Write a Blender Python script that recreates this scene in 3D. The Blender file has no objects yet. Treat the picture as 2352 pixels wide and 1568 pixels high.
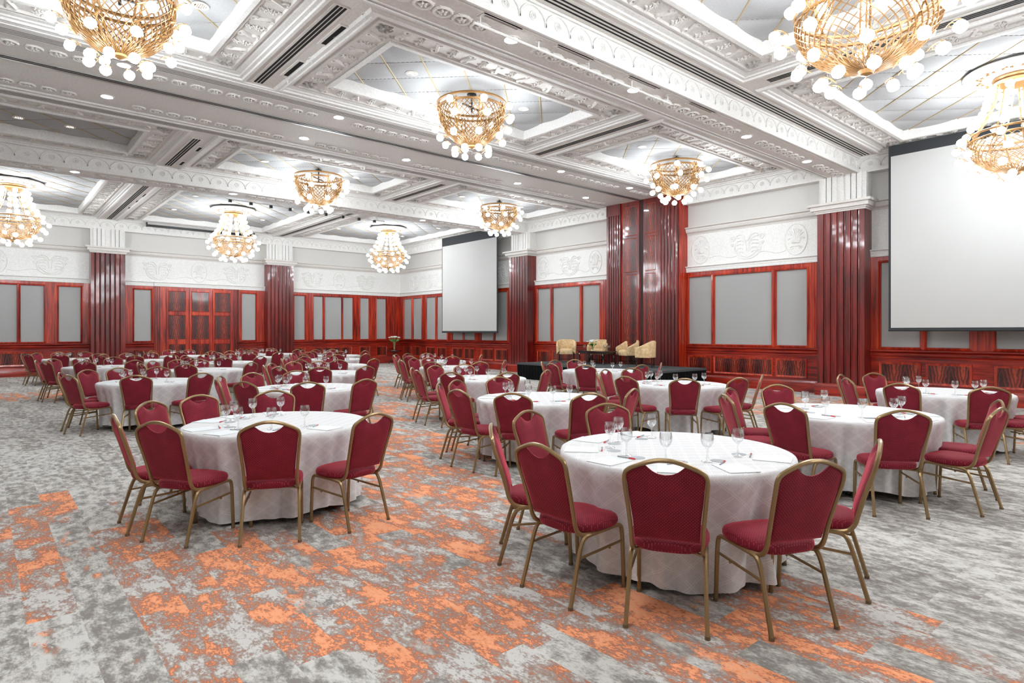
import bpy, math, random
from mathutils import Vector, Matrix
random.seed(7)
PI = math.pi
sc = bpy.context.scene
COL = sc.collection
# ------------------------------------------------------------------ camera, world, exposure
TH = math.radians(49.12)
cd = bpy.data.cameras.new('camera'); cam = bpy.data.objects.new('camera', cd); COL.objects.link(cam)
cam.location = (0, 0, 1.62); cam.rotation_euler = (PI/2, 0, TH - PI/2)
cd.sensor_width = 36; cd.lens = 1410/2352*36; cd.shift_y = -22.5/2352; cd.clip_end = 200
sc.camera = cam
w = bpy.data.worlds.new('world'); sc.world = w; w.use_nodes = True
w.node_tree.nodes['Background'].inputs[0].default_value = (1, .97, .95, 1)
w.node_tree.nodes['Background'].inputs[1].default_value = 0.0
sc.view_settings.view_transform = 'Standard'; sc.view_settings.look = 'None'
sc.view_settings.gamma = 1; sc.view_settings.use_curve_mapping = False
sc.view_settings.exposure = 1.33
BULB = 21.0      # emission of each glass bulb
SPOT = 75.0      # emission of the recessed downlights
sc.cycles.use_light_tree = True
sc.cycles.max_bounces = 6; sc.cycles.diffuse_bounces = 4; sc.cycles.glossy_bounces = 2; sc.cycles.transparent_max_bounces = 16
sc.cycles.use_adaptive_sampling = True; sc.cycles.adaptive_threshold = 0.08; sc.cycles.adaptive_min_samples = 16
sc.cycles.sample_clamp_indirect = 6
# ------------------------------------------------------------------ materials
def s2l(c):
    return tuple(((v/255)/12.92 if v/255 <= .04045 else ((v/255+.055)/1.055)**2.4) for v in c) + (1,)
MATS = {}
def mat(name, rgb=(200,200,200), rough=.5, metal=0, coat=0, coatr=.05, spec=.5, emit=None, es=0):
    m = bpy.data.materials.new(name); m.use_nodes = True; MATS[name] = m
    b = m.node_tree.nodes['Principled BSDF']
    b.inputs['Base Color'].default_value = s2l(rgb); b.inputs['Roughness'].default_value = rough
    b.inputs['Metallic'].default_value = metal; b.inputs['Coat Weight'].default_value = coat
    b.inputs['Coat Roughness'].default_value = coatr; b.inputs['Specular IOR Level'].default_value = spec
    if emit: b.inputs['Emission Color'].default_value = s2l(emit); b.inputs['Emission Strength'].default_value = es
    return m
class NT:
    def __init__(s, m): s.t = m.node_tree; s.b = s.t.nodes['Principled BSDF']
    def n(s, typ, **kw):
        x = s.t.nodes.new('ShaderNode'+typ)
        for k, v in kw.items(): setattr(x, k, v)
        return x
    def l(s, a, b): s.t.links.new(a, b)
    def val(s, x, sock):
        if isinstance(x, (int, float)): sock.default_value = x
        else: s.l(x, sock)
    def m(s, op, a, b=0, c=0):
        x = s.n('Math', operation=op); s.val(a, x.inputs[0]); s.val(b, x.inputs[1])
        if op in ('MULTIPLY_ADD', 'COMPARE', 'SMOOTH_MIN'): s.val(c, x.inputs[2])
        return x.outputs[0]
    def coord(s, kind='Object', scale=(1,1,1), rot=(0,0,0), loc=(0,0,0)):
        t = s.n('TexCoord'); mp = s.n('Mapping'); s.l(t.outputs[kind], mp.inputs[0])
        mp.inputs['Scale'].default_value = scale; mp.inputs['Rotation'].default_value = rot; mp.inputs['Location'].default_value = loc
        return mp.outputs[0]
    def noise(s, vec, scale, detail=3, rough=.5, dist=0):
        x = s.n('TexNoise'); s.l(vec, x.inputs['Vector']); x.inputs['Scale'].default_value = scale
        x.inputs['Detail'].default_value = detail; x.inputs['Roughness'].default_value = rough; x.inputs['Distortion'].default_value = dist
        return x.outputs[0]
    def ramp(s, fac, stops):
        x = s.n('ValToRGB'); e = x.color_ramp.elements
        while len(e) < len(stops): e.new(.5)
        for i, (p, c) in enumerate(stops): e[i].position = p; e[i].color = s2l(c)
        s.val(fac, x.inputs[0]); return x.outputs[0]
    def mix(s, f, a, b):
        x = s.n('Mix', data_type='RGBA'); s.val(f, x.inputs[0])
        for v, i in ((a, 6), (b, 7)):
            if isinstance(v, tuple): x.inputs[i].default_value = s2l(v)
            else: s.l(v, x.inputs[i])
        return x.outputs[2]
    def bump(s, h, strength=.3, dist=.01):
        x = s.n('Bump'); x.inputs['Strength'].default_value = strength; x.inputs['Distance'].default_value = dist
        s.l(h, x.inputs['Height']); s.l(x.outputs[0], s.b.inputs['Normal'])
    def color(s, c): s.l(c, s.b.inputs['Base Color'])

def wood(name, stops, scale, rough=.3, coat=.6, det=4, figured=False):
    m = mat(name, rough=rough, coat=coat, coatr=.06); t = NT(m)
    if not figured:
        v = t.coord('Object', scale)
        n1 = t.noise(v, 1.0, det, .6, .3)
        v2 = t.coord('Object', (.9, .9, .5)); n2 = t.noise(v2, 1.0, 1)
        f = t.m('ADD', t.m('MULTIPLY', n1, .75), t.m('MULTIPLY', n2, .3))
        t.color(t.ramp(f, stops))
    else:   # feathered crotch mahogany: plumes rising from a centre line, repeated
        tc = t.n('TexCoord'); sp = t.n('SeparateXYZ'); t.l(tc.outputs['Object'], sp.inputs[0])
        h = t.m('ADD', sp.outputs[0], sp.outputs[1])
        hh = t.m('ABSOLUTE', t.m('SUBTRACT', t.m('FRACT', t.m('DIVIDE', h, .46)), .5))
        cb = t.n('CombineXYZ'); t.l(t.m('MULTIPLY', h, 1.0), cb.inputs[0]); t.l(sp.outputs[2], cb.inputs[2])
        nz = t.noise(cb.outputs[0], 7, 3, .6)
        ph = t.m('ADD', t.m('SUBTRACT', t.m('MULTIPLY', sp.outputs[2], 5.5), t.m('MULTIPLY', hh, 17)), t.m('MULTIPLY', nz, 4))
        st = t.m('ADD', t.m('MULTIPLY', t.m('SINE', t.m('MULTIPLY', ph, 2.6)), .16), .5)
        dark = t.m('MULTIPLY', hh, -.75)
        f = t.m('ADD', t.m('ADD', st, t.m('MULTIPLY', nz, .35)), dark)
        t.color(t.ramp(f, stops))
    return m
RED = wood('mahogany', [(.36,(84,11,5)),(.46,(142,29,12)),(.55,(172,44,19)),(.66,(202,70,32))], (14,14,.9), coat=.3)
REDH = wood('mahogany_horizontal', [(.36,(66,7,4)),(.46,(112,17,8)),(.55,(142,28,13)),(.66,(172,46,22))], (1.2,1.2,22), coat=.35)
DARK = wood('mahogany_dark', [(.36,(46,4,3)),(.5,(88,12,9)),(.64,(124,24,16))], (16,16,.8), coat=.6, rough=.3)
FIG = wood('mahogany_figured', [(.2,(30,5,4)),(.42,(70,14,8)),(.58,(112,30,16)),(.8,(156,56,30))], (1,1,1), figured=True)
def plaster(name, rgb, noise=.0, bs=.0, sc_=30):
    m = mat(name, rgb, rough=.65, spec=.25); t = NT(m)
    v = t.coord('Object'); n = t.noise(v, sc_, 4, .6)
    c2 = tuple(int(c*.94) for c in rgb)
    t.color(t.ramp(n, [(.35, c2), (.65, rgb)]))
    if bs: t.bump(n, bs, .004)
    return m
WHITE = plaster('white_plaster', (234,229,225)); CEIL = plaster('ceiling_plaster', (229,222,216))
FRZ = plaster('frieze_plaster', (234,230,226)); WALLP = plaster('wall_covering', (214,209,204), bs=.25, sc_=160)
ORN = plaster('ornament_plaster', (233,227,222))
BEADM = plaster('carved_moulding', (218,210,204), bs=.9, sc_=60)
def fabric(name, a, b, scale=220, rough=.95):
    m = mat(name, a, rough=rough, spec=.1); t = NT(m); n = t.noise(t.coord('Object', (1,1,1)), scale, 2)
    t.color(t.ramp(n, [(.38, a), (.62, b)])); t.bump(n, .15, .002); return m
GREY = fabric('grey_wall_fabric', (158,156,153), (168,166,164), 120)
QUILT = fabric('grey_quilt_fabric', (170,168,168), (182,180,180), 90)
BLACKF = fabric('black_cloth', (12,12,13), (24,24,25), 30)
DECK = fabric('stage_carpet', (72,73,74), (92,93,95), 60)
SUEDE = fabric('beige_suede', (206,172,128), (226,196,154), 14)
SCRN = mat('screen_white', (188,185,182), rough=.9, spec=.1)
SCRB = mat('screen_black', (46,47,50), rough=.8)
BLK = mat('black', (9,9,9), rough=.6); DKM = mat('black_metal', (14,14,14), rough=.35)
SLOT = mat('slot_black', (18,16,15), rough=.9); SLOTM = mat('slot_grey', (140,132,127), rough=.9)
GOLD = mat('chair_gold', (146,118,80), rough=.32, metal=.55, spec=.6)
BRASS = mat('antique_brass', (126,88,46), rough=.45, metal=.35)
CORD = mat('gold_cord', (186,164,122), rough=.6)
CAPM = mat('foot_cap_plastic', (112,88,62), rough=.6)
DKW = mat('dark_walnut', (34,16,12), rough=.25, coat=.6)
def bulbmat():
    m = mat('lit_glass', (255,255,255), rough=.2, emit=(230,242,248), es=BULB); return m
LIT = bulbmat()
SPOTM = mat('downlight_glow', (255,255,255), emit=(230,242,248), es=SPOT)
LOUV = mat('louvre_glow', (220,214,208), emit=(255,248,240), es=1.2)
DIMM = mat('downlight_bronze', (150,128,100), rough=.25, metal=.8)
RING = mat('downlight_ring', (220,214,208), rough=.4)
PEN_R = mat('pen_red', (200,28,34), rough=.3); PEN_G = mat('pen_grey', (150,152,156), rough=.3)
PAD = mat('paper', (228,229,231), rough=.8); COAST = mat('coaster_grey', (172,174,176), rough=.8)
LEAF = mat('leaf_green', (70,120,50), rough=.5); PETAL = mat('petal_white', (245,244,238), rough=.6)
STEMG = mat('stem_green', (150,170,90), rough=.4)
# glass seen as a clear thin shell
def glassmat():
    m = mat('clear_glass'); nt = m.node_tree; nt.nodes.clear()
    o = nt.nodes.new('ShaderNodeOutputMaterial'); mx = nt.nodes.new('ShaderNodeMixShader')
    tr = nt.nodes.new('ShaderNodeBsdfTransparent'); tr.inputs[0].default_value = (.97,.975,.975,1)
    gl = nt.nodes.new('ShaderNodeBsdfGlossy'); gl.inputs[0].default_value = (.95,.95,.96,1); gl.inputs[1].default_value = .03
    lw = nt.nodes.new('ShaderNodeLayerWeight'); lw.inputs[0].default_value = .35
    mr = nt.nodes.new('ShaderNodeMapRange'); mr.inputs[3].default_value = .06; mr.inputs[4].default_value = .75
    nt.links.new(lw.outputs['Facing'], mr.inputs[0]); nt.links.new(mr.outputs[0], mx.inputs[0])
    nt.links.new(tr.outputs[0], mx.inputs[1]); nt.links.new(gl.outputs[0], mx.inputs[2]); nt.links.new(mx.outputs[0], o.inputs[0])
    return m
GLASS = glassmat()
def chairfab(name, plane):
    m = mat(name, rough=.75, spec=.3); t = NT(m)
    tc = t.n('TexCoord'); sp = t.n('SeparateXYZ'); t.l(tc.outputs['Object'], sp.inputs[0])
    a = sp.outputs[0]; b = sp.outputs[2 if plane == 'xz' else 1]
    s = 1/.0125
    u = t.m('MULTIPLY', t.m('ADD', a, b), s*.7071); v = t.m('MULTIPLY', t.m('SUBTRACT', a, b), s*.7071)
    fu = t.m('SUBTRACT', t.m('FRACT', u), .5); fv = t.m('SUBTRACT', t.m('FRACT', v), .5)
    d = t.m('ADD', t.m('MULTIPLY', fu, fu), t.m('MULTIPLY', fv, fv))
    dot = t.m('LESS_THAN', d, .03)
    nz = t.noise(tc.outputs['Object'], 9, 2)
    base = t.ramp(nz, [(.3, (108,9,28)), (.7, (126,18,40))])
    t.color(t.mix(t.m('MULTIPLY', dot, .6), base, (190,84,96)))
    t.b.inputs['Sheen Weight'].default_value = .9; t.b.inputs['Sheen Roughness'].default_value = .35; t.b.inputs['Sheen Tint'].default_value = s2l((250,110,125))
    return m
CFX = chairfab('burgundy_back_fabric', 'xz'); CFY = chairfab('burgundy_seat_fabric', 'xy')
def clothmat():
    m = mat('damask_tablecloth', (235,232,230), rough=.75, spec=.2); t = NT(m)
    uv = t.n('TexCoord'); sp = t.n('SeparateXYZ'); t.l(uv.outputs['UV'], sp.inputs[0])
    lines = None
    for sgn in (1, -1):
        q = t.m('MULTIPLY', t.m('MULTIPLY_ADD', sp.outputs[0], sgn*.8, sp.outputs[1]), 7.5)
        for off in (0, .13):
            f = t.m('ABSOLUTE', t.m('SUBTRACT', t.m('FRACT', t.m('ADD', q, off)), .5))
            l = t.m('LESS_THAN', f, .022)
            lines = l if lines is None else t.m('MAXIMUM', lines, l)
    nz = t.noise(uv.outputs['Object'], 60, 2)
    base = t.ramp(nz, [(.3, (214,209,209)), (.7, (221,217,216))])
    t.color(t.mix(t.m('MULTIPLY', lines, .8), base, (238,237,236)))
    t.bump(lines, .12, .002)
    return m
CLOTH = clothmat()
def carpetmat():
    m = mat('plank_carpet', rough=.95, spec=.1); t = NT(m)
    tc = t.n('TexCoord'); P = tc.outputs['Object']; sp = t.n('SeparateXYZ'); t.l(P, sp.inputs[0])
    X, Y = sp.outputs[0], sp.outputs[1]
    W = .2425; L = .98
    ix = t.m('FLOOR', t.m('DIVIDE', t.m('SUBTRACT', X, .19), W))
    wn = t.n('TexWhiteNoise', noise_dimensions='1D'); t.l(ix, wn.inputs['W'])
    yo = t.m('ADD', Y, t.m('MULTIPLY', wn.outputs[0], L))
    iy = t.m('FLOOR', t.m('DIVIDE', yo, L))
    c = t.n('CombineXYZ'); t.l(ix, c.inputs[0]); t.l(iy, c.inputs[1])
    w2 = t.n('TexWhiteNoise', noise_dimensions='3D'); t.l(c.outputs[0], w2.inputs['Vector'])
    rnd, rcol = w2.outputs[0], w2.outputs[1]
    cx = t.m('MULTIPLY_ADD', ix, W, .19+W/2)
    cy = t.m('SUBTRACT', t.m('MULTIPLY', t.m('ADD', iy, .5), L), t.m('MULTIPLY', wn.outputs[0], L))
    # bands of colour laid out over the floor (x, y, rx, ry)
    blobs = [(.3,6.3,.38,1.7),(.95,4.4,.5,1.9),(1.8,3.6,.6,1.6),(2.6,4.2,.7,2.2),(3.7,5.6,.9,2.4),(2.75,2.2,.42,1.0),(3.45,1.5,.7,.7),
             (4.7,8.0,1.0,1.8),(6.2,11.2,.9,2.2),(8.6,14.2,1.0,3.0),(1.0,19.8,1.2,1.8),(12.2,4.6,1.0,3.0),(14.6,5.2,1.2,2.5),(1.75,2.3,.42,.75),(9.5,20,1.5,2)]
    tot = None
    for (bx, by, rx, ry) in blobs:
        dx = t.m('DIVIDE', t.m('SUBTRACT', cx, bx), rx); dy = t.m('DIVIDE', t.m('SUBTRACT', cy, by), ry)
        d = t.m('ADD', t.m('MULTIPLY', dx, dx), t.m('MULTIPLY', dy, dy))
        g = t.m('SUBTRACT', 1.25, d)
        tot = g if tot is None else t.m('MAXIMUM', tot, g)
    msk = t.m('ADD', tot, t.m('MULTIPLY', t.m('SUBTRACT', rnd, .5), 1.5))
    # mottled yarn pattern, shifted per plank
    sh = t.n('VectorMath', operation='MULTIPLY_ADD'); t.l(rcol, sh.inputs[0]); sh.inputs[1].default_value = (40,40,40); t.l(P, sh.inputs[2])
    mp = t.n('Mapping'); t.l(sh.outputs[0], mp.inputs[0]); mp.inputs['Scale'].default_value = (1.15, .6, 1)
    n1 = t.noise(mp.outputs[0], 13, 2, .5)
    n2 = t.noise(mp.outputs[0], 62, 5, .7)
    n3 = t.noise(mp.outputs[0], 4.2, 1.5, .5)
    f = t.m('ADD', t.m('MULTIPLY', n1, .62), t.m('MULTIPLY', n2, .55))
    f = t.m('ADD', f, t.m('MULTIPLY', t.m('SUBTRACT', rnd, .5), .10))
    gx = t.n('ValToRGB'); gx.color_ramp.interpolation = 'LINEAR'
    grey = t.ramp(f, [(.47, (140,132,127)), (.55, (166,159,153)), (.60, (186,180,174)), (.68, (210,205,199))])
    n5 = t.noise(mp.outputs[0], 21, 3, .6)
    f2 = t.m('ADD', t.m('ADD', t.m('MULTIPLY', n3, .55), t.m('MULTIPLY', n2, .43)), t.m('MULTIPLY', n5, .34))
    orange = t.ramp(f2, [(.54, (242,168,128)), (.605, (236,152,110)), (.635, (186,112,82)), (.68, (160,138,128)), (.73, (178,168,162)), (.76, (208,202,197))])
    n4 = t.noise(mp.outputs[0], 3.1, 4, .7)
    lim = t.m('ADD', t.m('MULTIPLY', msk, .30), t.m('ADD', t.m('MULTIPLY', n4, .8), t.m('MULTIPLY', n2, .3)))
    k = t.n('MapRange'); t.l(lim, k.inputs[0]); k.inputs[1].default_value = .69; k.inputs[2].default_value = .74
    t.color(t.mix(k.outputs[0], grey, orange))
    t.bump(n2, .25, .004)
    return m
CARPET = carpetmat()
# ------------------------------------------------------------------ mesh helpers
def chaikin(p, n=2, closed=False):
    for _ in range(n):
        q = []
        m = len(p)
        rng = range(m if closed else m-1)
        if not closed: q.append(p[0])
        for i in rng:
            a = Vector(p[i]); b = Vector(p[(i+1) % m])
            q.append(tuple(a*.75+b*.25)); q.append(tuple(a*.25+b*.75))
        if not closed: q.append(p[-1])
        p = q
    return p
def interp(x, pts):
    if x <= pts[0][0]: return pts[0][1]
    for (a, b), (c, d) in zip(pts, pts[1:]):
        if x <= c: return b+(d-b)*(x-a)/(c-a)
    return pts[-1][1]
class MB:
    def __init__(s): s.v = []; s.f = []; s.uv = None
    def add(s, vs, fs, M=None):
        o = len(s.v)
        s.v += [tuple(M(*p)) for p in vs] if M else [tuple(p) for p in vs]
        s.f += [tuple(i+o for i in f) for f in fs]
    def box(s, x0, x1, y0, y1, z0, z1, M=None):
        vs = [(x, y, z) for z in (z0, z1) for y in (y0, y1) for x in (x0, x1)]
        s.add(vs, [(0,2,3,1),(4,5,7,6),(0,1,5,4),(2,6,7,3),(0,4,6,2),(1,3,7,5)], M)
    def tube(s, path, r, n=8, closed=False, cap=True, M=None, ry=None):
        pts = [Vector(p) for p in path]; m = len(pts); vs = []; fs = []
        up = Vector((0,0,1)); prev = None
        for i, p in enumerate(pts):
            if closed: d = pts[(i+1) % m]-pts[i-1]
            else: d = pts[min(i+1, m-1)]-pts[max(i-1, 0)]
            if d.length < 1e-9: d = Vector((0,0,1))
            d.normalize()
            if prev is None:
                a = up.cross(d)
                if a.length < 1e-3: a = Vector((1,0,0)).cross(d)
            else: a = prev - d*prev.dot(d)
            a.normalize(); prev = a; b = d.cross(a)
            rr = r[i] if isinstance(r, (list, tuple)) else r
            r2 = rr if ry is None else rr*ry
            for k in range(n):
                t = 2*PI*(k+.5)/n; vs.append(p+a*math.cos(t)*rr+b*math.sin(t)*r2)
        for i in range(m if closed else m-1):
            for k in range(n):
                a0 = i*n+k; a1 = i*n+(k+1) % n; j = (i+1) % m
                fs.append((a0, a1, j*n+(k+1) % n, j*n+k))
        if cap and not closed: fs.append(tuple(range(n-1, -1, -1))); fs.append(tuple((m-1)*n+k for k in range(n)))
        s.add(vs, fs, M)
    def lathe(s, prof, n=24, c=(0,0,0), M=None, ruf=None):
        vs = []; fs = []; m = len(prof)
        for i in range(n):
            t = 2*PI*i/n
            for r, z in prof:
                rr = r*(1+(ruf*math.cos(t*6) if ruf else 0)); vs.append((c[0]+rr*math.cos(t), c[1]+rr*math.sin(t), c[2]+z))
        for i in range(n):
            j = (i+1) % n
            for k in range(m-1): fs.append((i*m+k, j*m+k, j*m+k+1, i*m+k+1))
        s.add(vs, fs, M)
    def disc(s, r, z, n=24, c=(0,0), M=None, flip=False):
        vs = [(c[0]+r*math.cos(2*PI*i/n), c[1]+r*math.sin(2*PI*i/n), z) for i in range(n)]
        s.add(vs, [tuple(range(n))[::-1] if flip else tuple(range(n))], M)
    def loft(s, rings, closed=True, cap0=False, cap1=False, M=None):
        n = len(rings[0]); vs = [p for r in rings for p in r]; fs = []
        for i in range(len(rings)-1):
            for k in range(n if closed else n-1):
                fs.append((i*n+k, i*n+(k+1) % n, (i+1)*n+(k+1) % n, (i+1)*n+k))
        if cap0: fs.append(tuple(range(n-1, -1, -1)))
        if cap1: fs.append(tuple((len(rings)-1)*n+k for k in range(n)))
        s.add(vs, fs, M)
    def frame(s, x0, x1, y0, y1, prof, M=None):
        """rectangular moulding: prof = [(inset, z)]"""
        rings = [[(x0+i, y0+i, z), (x1-i, y0+i, z), (x1-i, y1-i, z), (x0+i, y1-i, z)] for i, z in prof]
        s.loft(rings, M=M)
    def build(s, name, m, parent=None, smooth=40):
        me = bpy.data.meshes.new(name); me.from_pydata(s.v, [], s.f)
        if s.uv:
            l = me.uv_layers.new(name='UVMap'); vi = [0]*len(me.loops); me.loops.foreach_get('vertex_index', vi)
            flat = []
            for i in vi: flat += list(s.uv[i])
            l.data.foreach_set('uv', flat)
        me.materials.append(m); me.update()
        if smooth:
            me.polygons.foreach_set('use_smooth', [True]*len(me.polygons))
            me.set_sharp_from_angle(angle=math.radians(smooth))
        o = bpy.data.objects.new(name, me); COL.objects.link(o)
        if parent: o.parent = parent
        return o
def tag(o, label=None, cat=None, group=None, kind=None):
    if label: o['label'] = label
    if cat: o['category'] = cat
    if group: o['group'] = group
    if kind: o['kind'] = kind
    return o
def empty(name, loc=(0,0,0), rz=0):
    o = bpy.data.objects.new(name, None); COL.objects.link(o); o.location = loc; o.rotation_euler = (0,0,rz)
    o.empty_display_size = .1; return o
def copy_tree(o, parent=None):
    c = o.copy(); COL.objects.link(c); c.parent = parent
    for ch in list(KIDS.get(o.name, [])): copy_tree(ch, c)
    return c
KIDS = {}
def index_kids():
    KIDS.clear()
    for o in bpy.data.objects:
        if o.parent: KIDS.setdefault(o.parent.name, []).append(o)
def struct(o): o['kind'] = 'structure'; return o
XB, YA = 16.76, 28.35            # wall planes
Z1, Z0, ZQ = 5.93, 5.55, 6.13    # upper soffit, beam soffit, quilted panel
def MBw(s, d, z): return (XB-d, s, z)     # wall_right: s runs along y, d out of the wall
def MAw(s, d, z): return (s, YA-d, z)     # wall_back: s runs along x
# ------------------------------------------------------------------ floor and shell
b = MB(); b.box(-5, XB+.3, -7, YA+.3, -.1, 0); struct(b.build('floor', CARPET, smooth=0))
b = MB(); b.box(XB, XB+.25, -7, YA, 0, 6.5); wr = struct(b.build('wall_right', WALLP, smooth=0))
b = MB(); b.box(-5, XB+.25, YA, YA+.25, 0, 6.5); wb = struct(b.build('wall_back', WALLP, smooth=0))
b = MB(); b.box(-5.25, -5, -7.25, YA+.25, 0, 6.5); struct(b.build('wall_left', WALLP, smooth=0))
b = MB(); b.box(-5, XB+.25, -7.25, -7, 0, 6.5); struct(b.build('wall_front', WALLP, smooth=0))
# ------------------------------------------------------------------ ceiling
XO = [(-4.6, 3.42), (3.95, 9.95), (10.48, 16.42)]          # outer edges of the coffers along x
YO = [(-.75, 5.42), (7.42, 10.97), (14.42, 18.02-.02), (19.25, 27.92)]
ceil = MB()
def slab(x0, x1, y0, y1, z): ceil.box(x0, x1, y0, y1, z, z+.35)
slab(-5, XB, -7, YO[0][0], Z1)
yb = [YO[0][1], YO[1][0], YO[1][1], YO[2][0], YO[2][1], YO[3][0], YO[3][1], YA]
for a, c in ((yb[0], yb[1]), (yb[2], yb[3]), (yb[4], yb[5]), (yb[6], yb[7])): slab(-5, XB, a, c, Z1)
for y0, y1 in YO:
    for x0, x1 in ((-5, XO[0][0]), (XO[0][1], XO[1][0]), (XO[1][1], XO[2][0]), (XO[2][1], XB)): slab(x0, x1, y0, y1, Z1)
ceil.box(-5, XB, -7, YA, 6.42, 6.5)
ceil_o = struct(ceil.build('ceiling', CEIL, smooth=0))
def sscroll(b, cx, cy, z, L, ang, r=.02, flip=1, M=None):
    """S-scroll relief with curled ends"""
    pts = []
    for t in [i/22 for i in range(23)]:
        if t < .4: a = PI*2.3*(1-t/.4); rr = .10*L+.16*L*(t/.4)*.6; x = -.26*L+rr*math.cos(a+PI*.5)*.8; y = .12*L+rr*math.sin(a+PI*.5)*.8
        elif t > .6: a = PI*2.3*((t-.6)/.4); rr = .10*L+.16*L*((1-t)/.4)*.6; x = .26*L-rr*math.cos(a+PI*.5)*.8; y = -.12*L-rr*math.sin(a+PI*.5)*.8
        else:
            k = (t-.4)/.2; x = (-.26+.52*k)*L; y = (.12+.157-.554*k)*L
        pts.append((x, y*flip))
    ca, sa = math.cos(ang), math.sin(ang)
    P = [(cx+x*ca-y*sa, cy+x*sa+y*ca, z) for x, y in pts]
    rad = [r*(.55+.9*math.sin(PI*i/(len(P)-1))) for i in range(len(P))]
    b.tube(P, rad, 5, M=M)
def rosette(b, cx, cy, z, r, ang=0, M=None, n=5):
    for k in range(n):
        a = ang+2*PI*k/n; x = cx+r*.55*math.cos(a); y = cy+r*.55*math.sin(a)
        b.tube([(cx, cy, z), (x, y, z-.012), (cx+r*math.cos(a), cy+r*math.sin(a), z)], [r*.12, r*.3, r*.08], 5, M=M)
def trail(b, cx, cy, z, L, ang):
    ca, sa = math.cos(ang), math.sin(ang)
    for i in range(5):
        q = (i-2)/4*L; off = (.05 if i % 2 else -.05)*L*1.6
        rosette(b, cx+q*ca-off*sa, cy+q*sa+off*ca, z, .052+.012*(i % 2), i, n=4)
def ornaments(b, x0, x1, y0, y1, z, inset, first=.3):
    """motifs along the four sides of a coffer band"""
    for side in range(4):
        if side < 2: a0, a1 = x0+inset, x1-inset; c = (y0+inset) if side == 0 else (y1-inset); ang = 0
        else: a0, a1 = y0+inset, y1-inset; c = (x0+inset) if side == 2 else (x1-inset); ang = PI/2
        n = max(2, int(round((a1-a0)/.30))); st = (a1-a0)/n
        for i in range(1, n):
            p = a0+i*st; q = (p, c) if side < 2 else (c, p)
            tang = PI/2 if side < 2 else 0
            if i % 2: sscroll(b, q[0], q[1], z, .36, tang+.35*(1 if (i//2) % 2 else -1), .024, 1 if (i//2) % 2 else -1)
            else: trail(b, q[0], q[1], z, .26, tang)
        for p in (a0, a1):
            q = (p, c) if side < 2 else (c, p)
            rosette(b, q[0], q[1], z, .13, 0, n=7)
def quilt(x0, x1, y0, y1, z, parent, s=.636):
    """diagonal padded panels centred in the coffer, gold cord along one family of seams"""
    b = MB(); cx, cy = (x0+x1)/2, (y0+y1)/2; x0 -= .04; x1 += .04; y0 -= .04; y1 += .04
    nx = int((x1-x0)/.053); ny = int((y1-y0)/.053); q2 = math.sqrt(.5)
    def h(x, y):
        a = (x-cx+y-cy)*q2/s; c = (x-cx-y+cy)*q2/s
        fa, fc = a-math.floor(a), c-math.floor(c)
        ea, ec = min(fa, 1-fa)*s, min(fc, 1-fc)*s
        k = (1-math.exp(-ea/.035))*(1-math.exp(-ec/.035))
        rn = math.sin(math.floor(a)*12.9+math.floor(c)*78.2)*43758.5; rn -= math.floor(rn)
        return z+.012-.018*k-.018*k*math.sin(PI*fa)*math.sin(PI*fc)+(rn-.5)*.03*(fa-.5)*k
    vs = [(x0+(x1-x0)*i/nx, y0+(y1-y0)*j/ny) for j in range(ny+1) for i in range(nx+1)]
    b.add([(x, y, h(x, y)) for x, y in vs], [(j*(nx+1)+i, (j+1)*(nx+1)+i, (j+1)*(nx+1)+i+1, j*(nx+1)+i+1) for j in range(ny) for i in range(nx)])
    b.build('quilted_panel', QUILT, parent, smooth=180)
    for fam in (0, 1):
        c = MB(); rr = .012 if fam == 0 else .004
        for k in range(-12, 13):
            v = k*s/q2          # fam 0: x-y = const, fam 1: x+y = const (relative)
            pts = []
            for t in (x0, x1):
                y = (t-cx-v+cy) if fam == 0 else (v-(t-cx)+cy)
                if y0 <= y <= y1: pts.append((t, y))
            for t in (y0, y1):
                x = (t-cy+v+cx) if fam == 0 else (v-(t-cy)+cx)
                if x0 < x < x1: pts.append((x, t))
            if len(pts) >= 2 and (Vector(pts[0])-Vector(pts[1])).length > .1:
                p, q = pts[0], pts[1]; c.tube([(p[0], p[1], z+.004), (q[0], q[1], z+.004)], rr, 5)
        c.build('gold_cord' if fam == 0 else 'seam', CORD if fam == 0 else SLOTM, parent)
MG = .75
for j, (y0, y1) in enumerate(YO):
    for i, (x0, x1) in enumerate(XO):
        # outer stepped moulding, ornament band, carved rim, quilt
        b = MB(); b.frame(x0, x1, y0, y1, [(-.03, Z1), (0, Z1-.035), (.05, Z1-.035), (.06, Z1-.005), (.11, Z1), (.12, Z1+.02), (.19, Z1+.03), (.2, Z1+.05), (.24, Z1+.05)])
        o = b.build('coffer_moulding', WHITE, ceil_o)
        b = MB(); b.frame(x0, x1, y0, y1, [(.24, Z1+.05), (.25, Z1+.02), (.29, Z1+.02), (.30, Z1+.055)]); b.build('coffer_bead', BEADM, ceil_o)
        b = MB(); b.frame(x0, x1, y0, y1, [(.30, Z1+.055), (.60, Z1+.055)])
        if j < 3 or i == 1: pass
        ornaments(b, x0, x1, y0, y1, Z1+.052, .45)
        b.build('coffer_ornament', ORN, ceil_o, smooth=50)
        b = MB(); b.frame(x0, x1, y0, y1, [(.60, Z1+.055), (.61, Z1+.02), (.65, Z1+.015), (.66, Z1+.03)]); b.build('coffer_bead', BEADM, ceil_o)
        b = MB(); b.frame(x0, x1, y0, y1, [(.66, Z1+.03), (.67, Z1-.01), (MG-.01, Z1-.01), (MG, Z1), (MG, ZQ+.12)]); b.build('coffer_rim', WHITE, ceil_o)
        quilt(x0+MG, x1-MG, y0+MG, y1-MG, ZQ, ceil_o)
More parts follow.
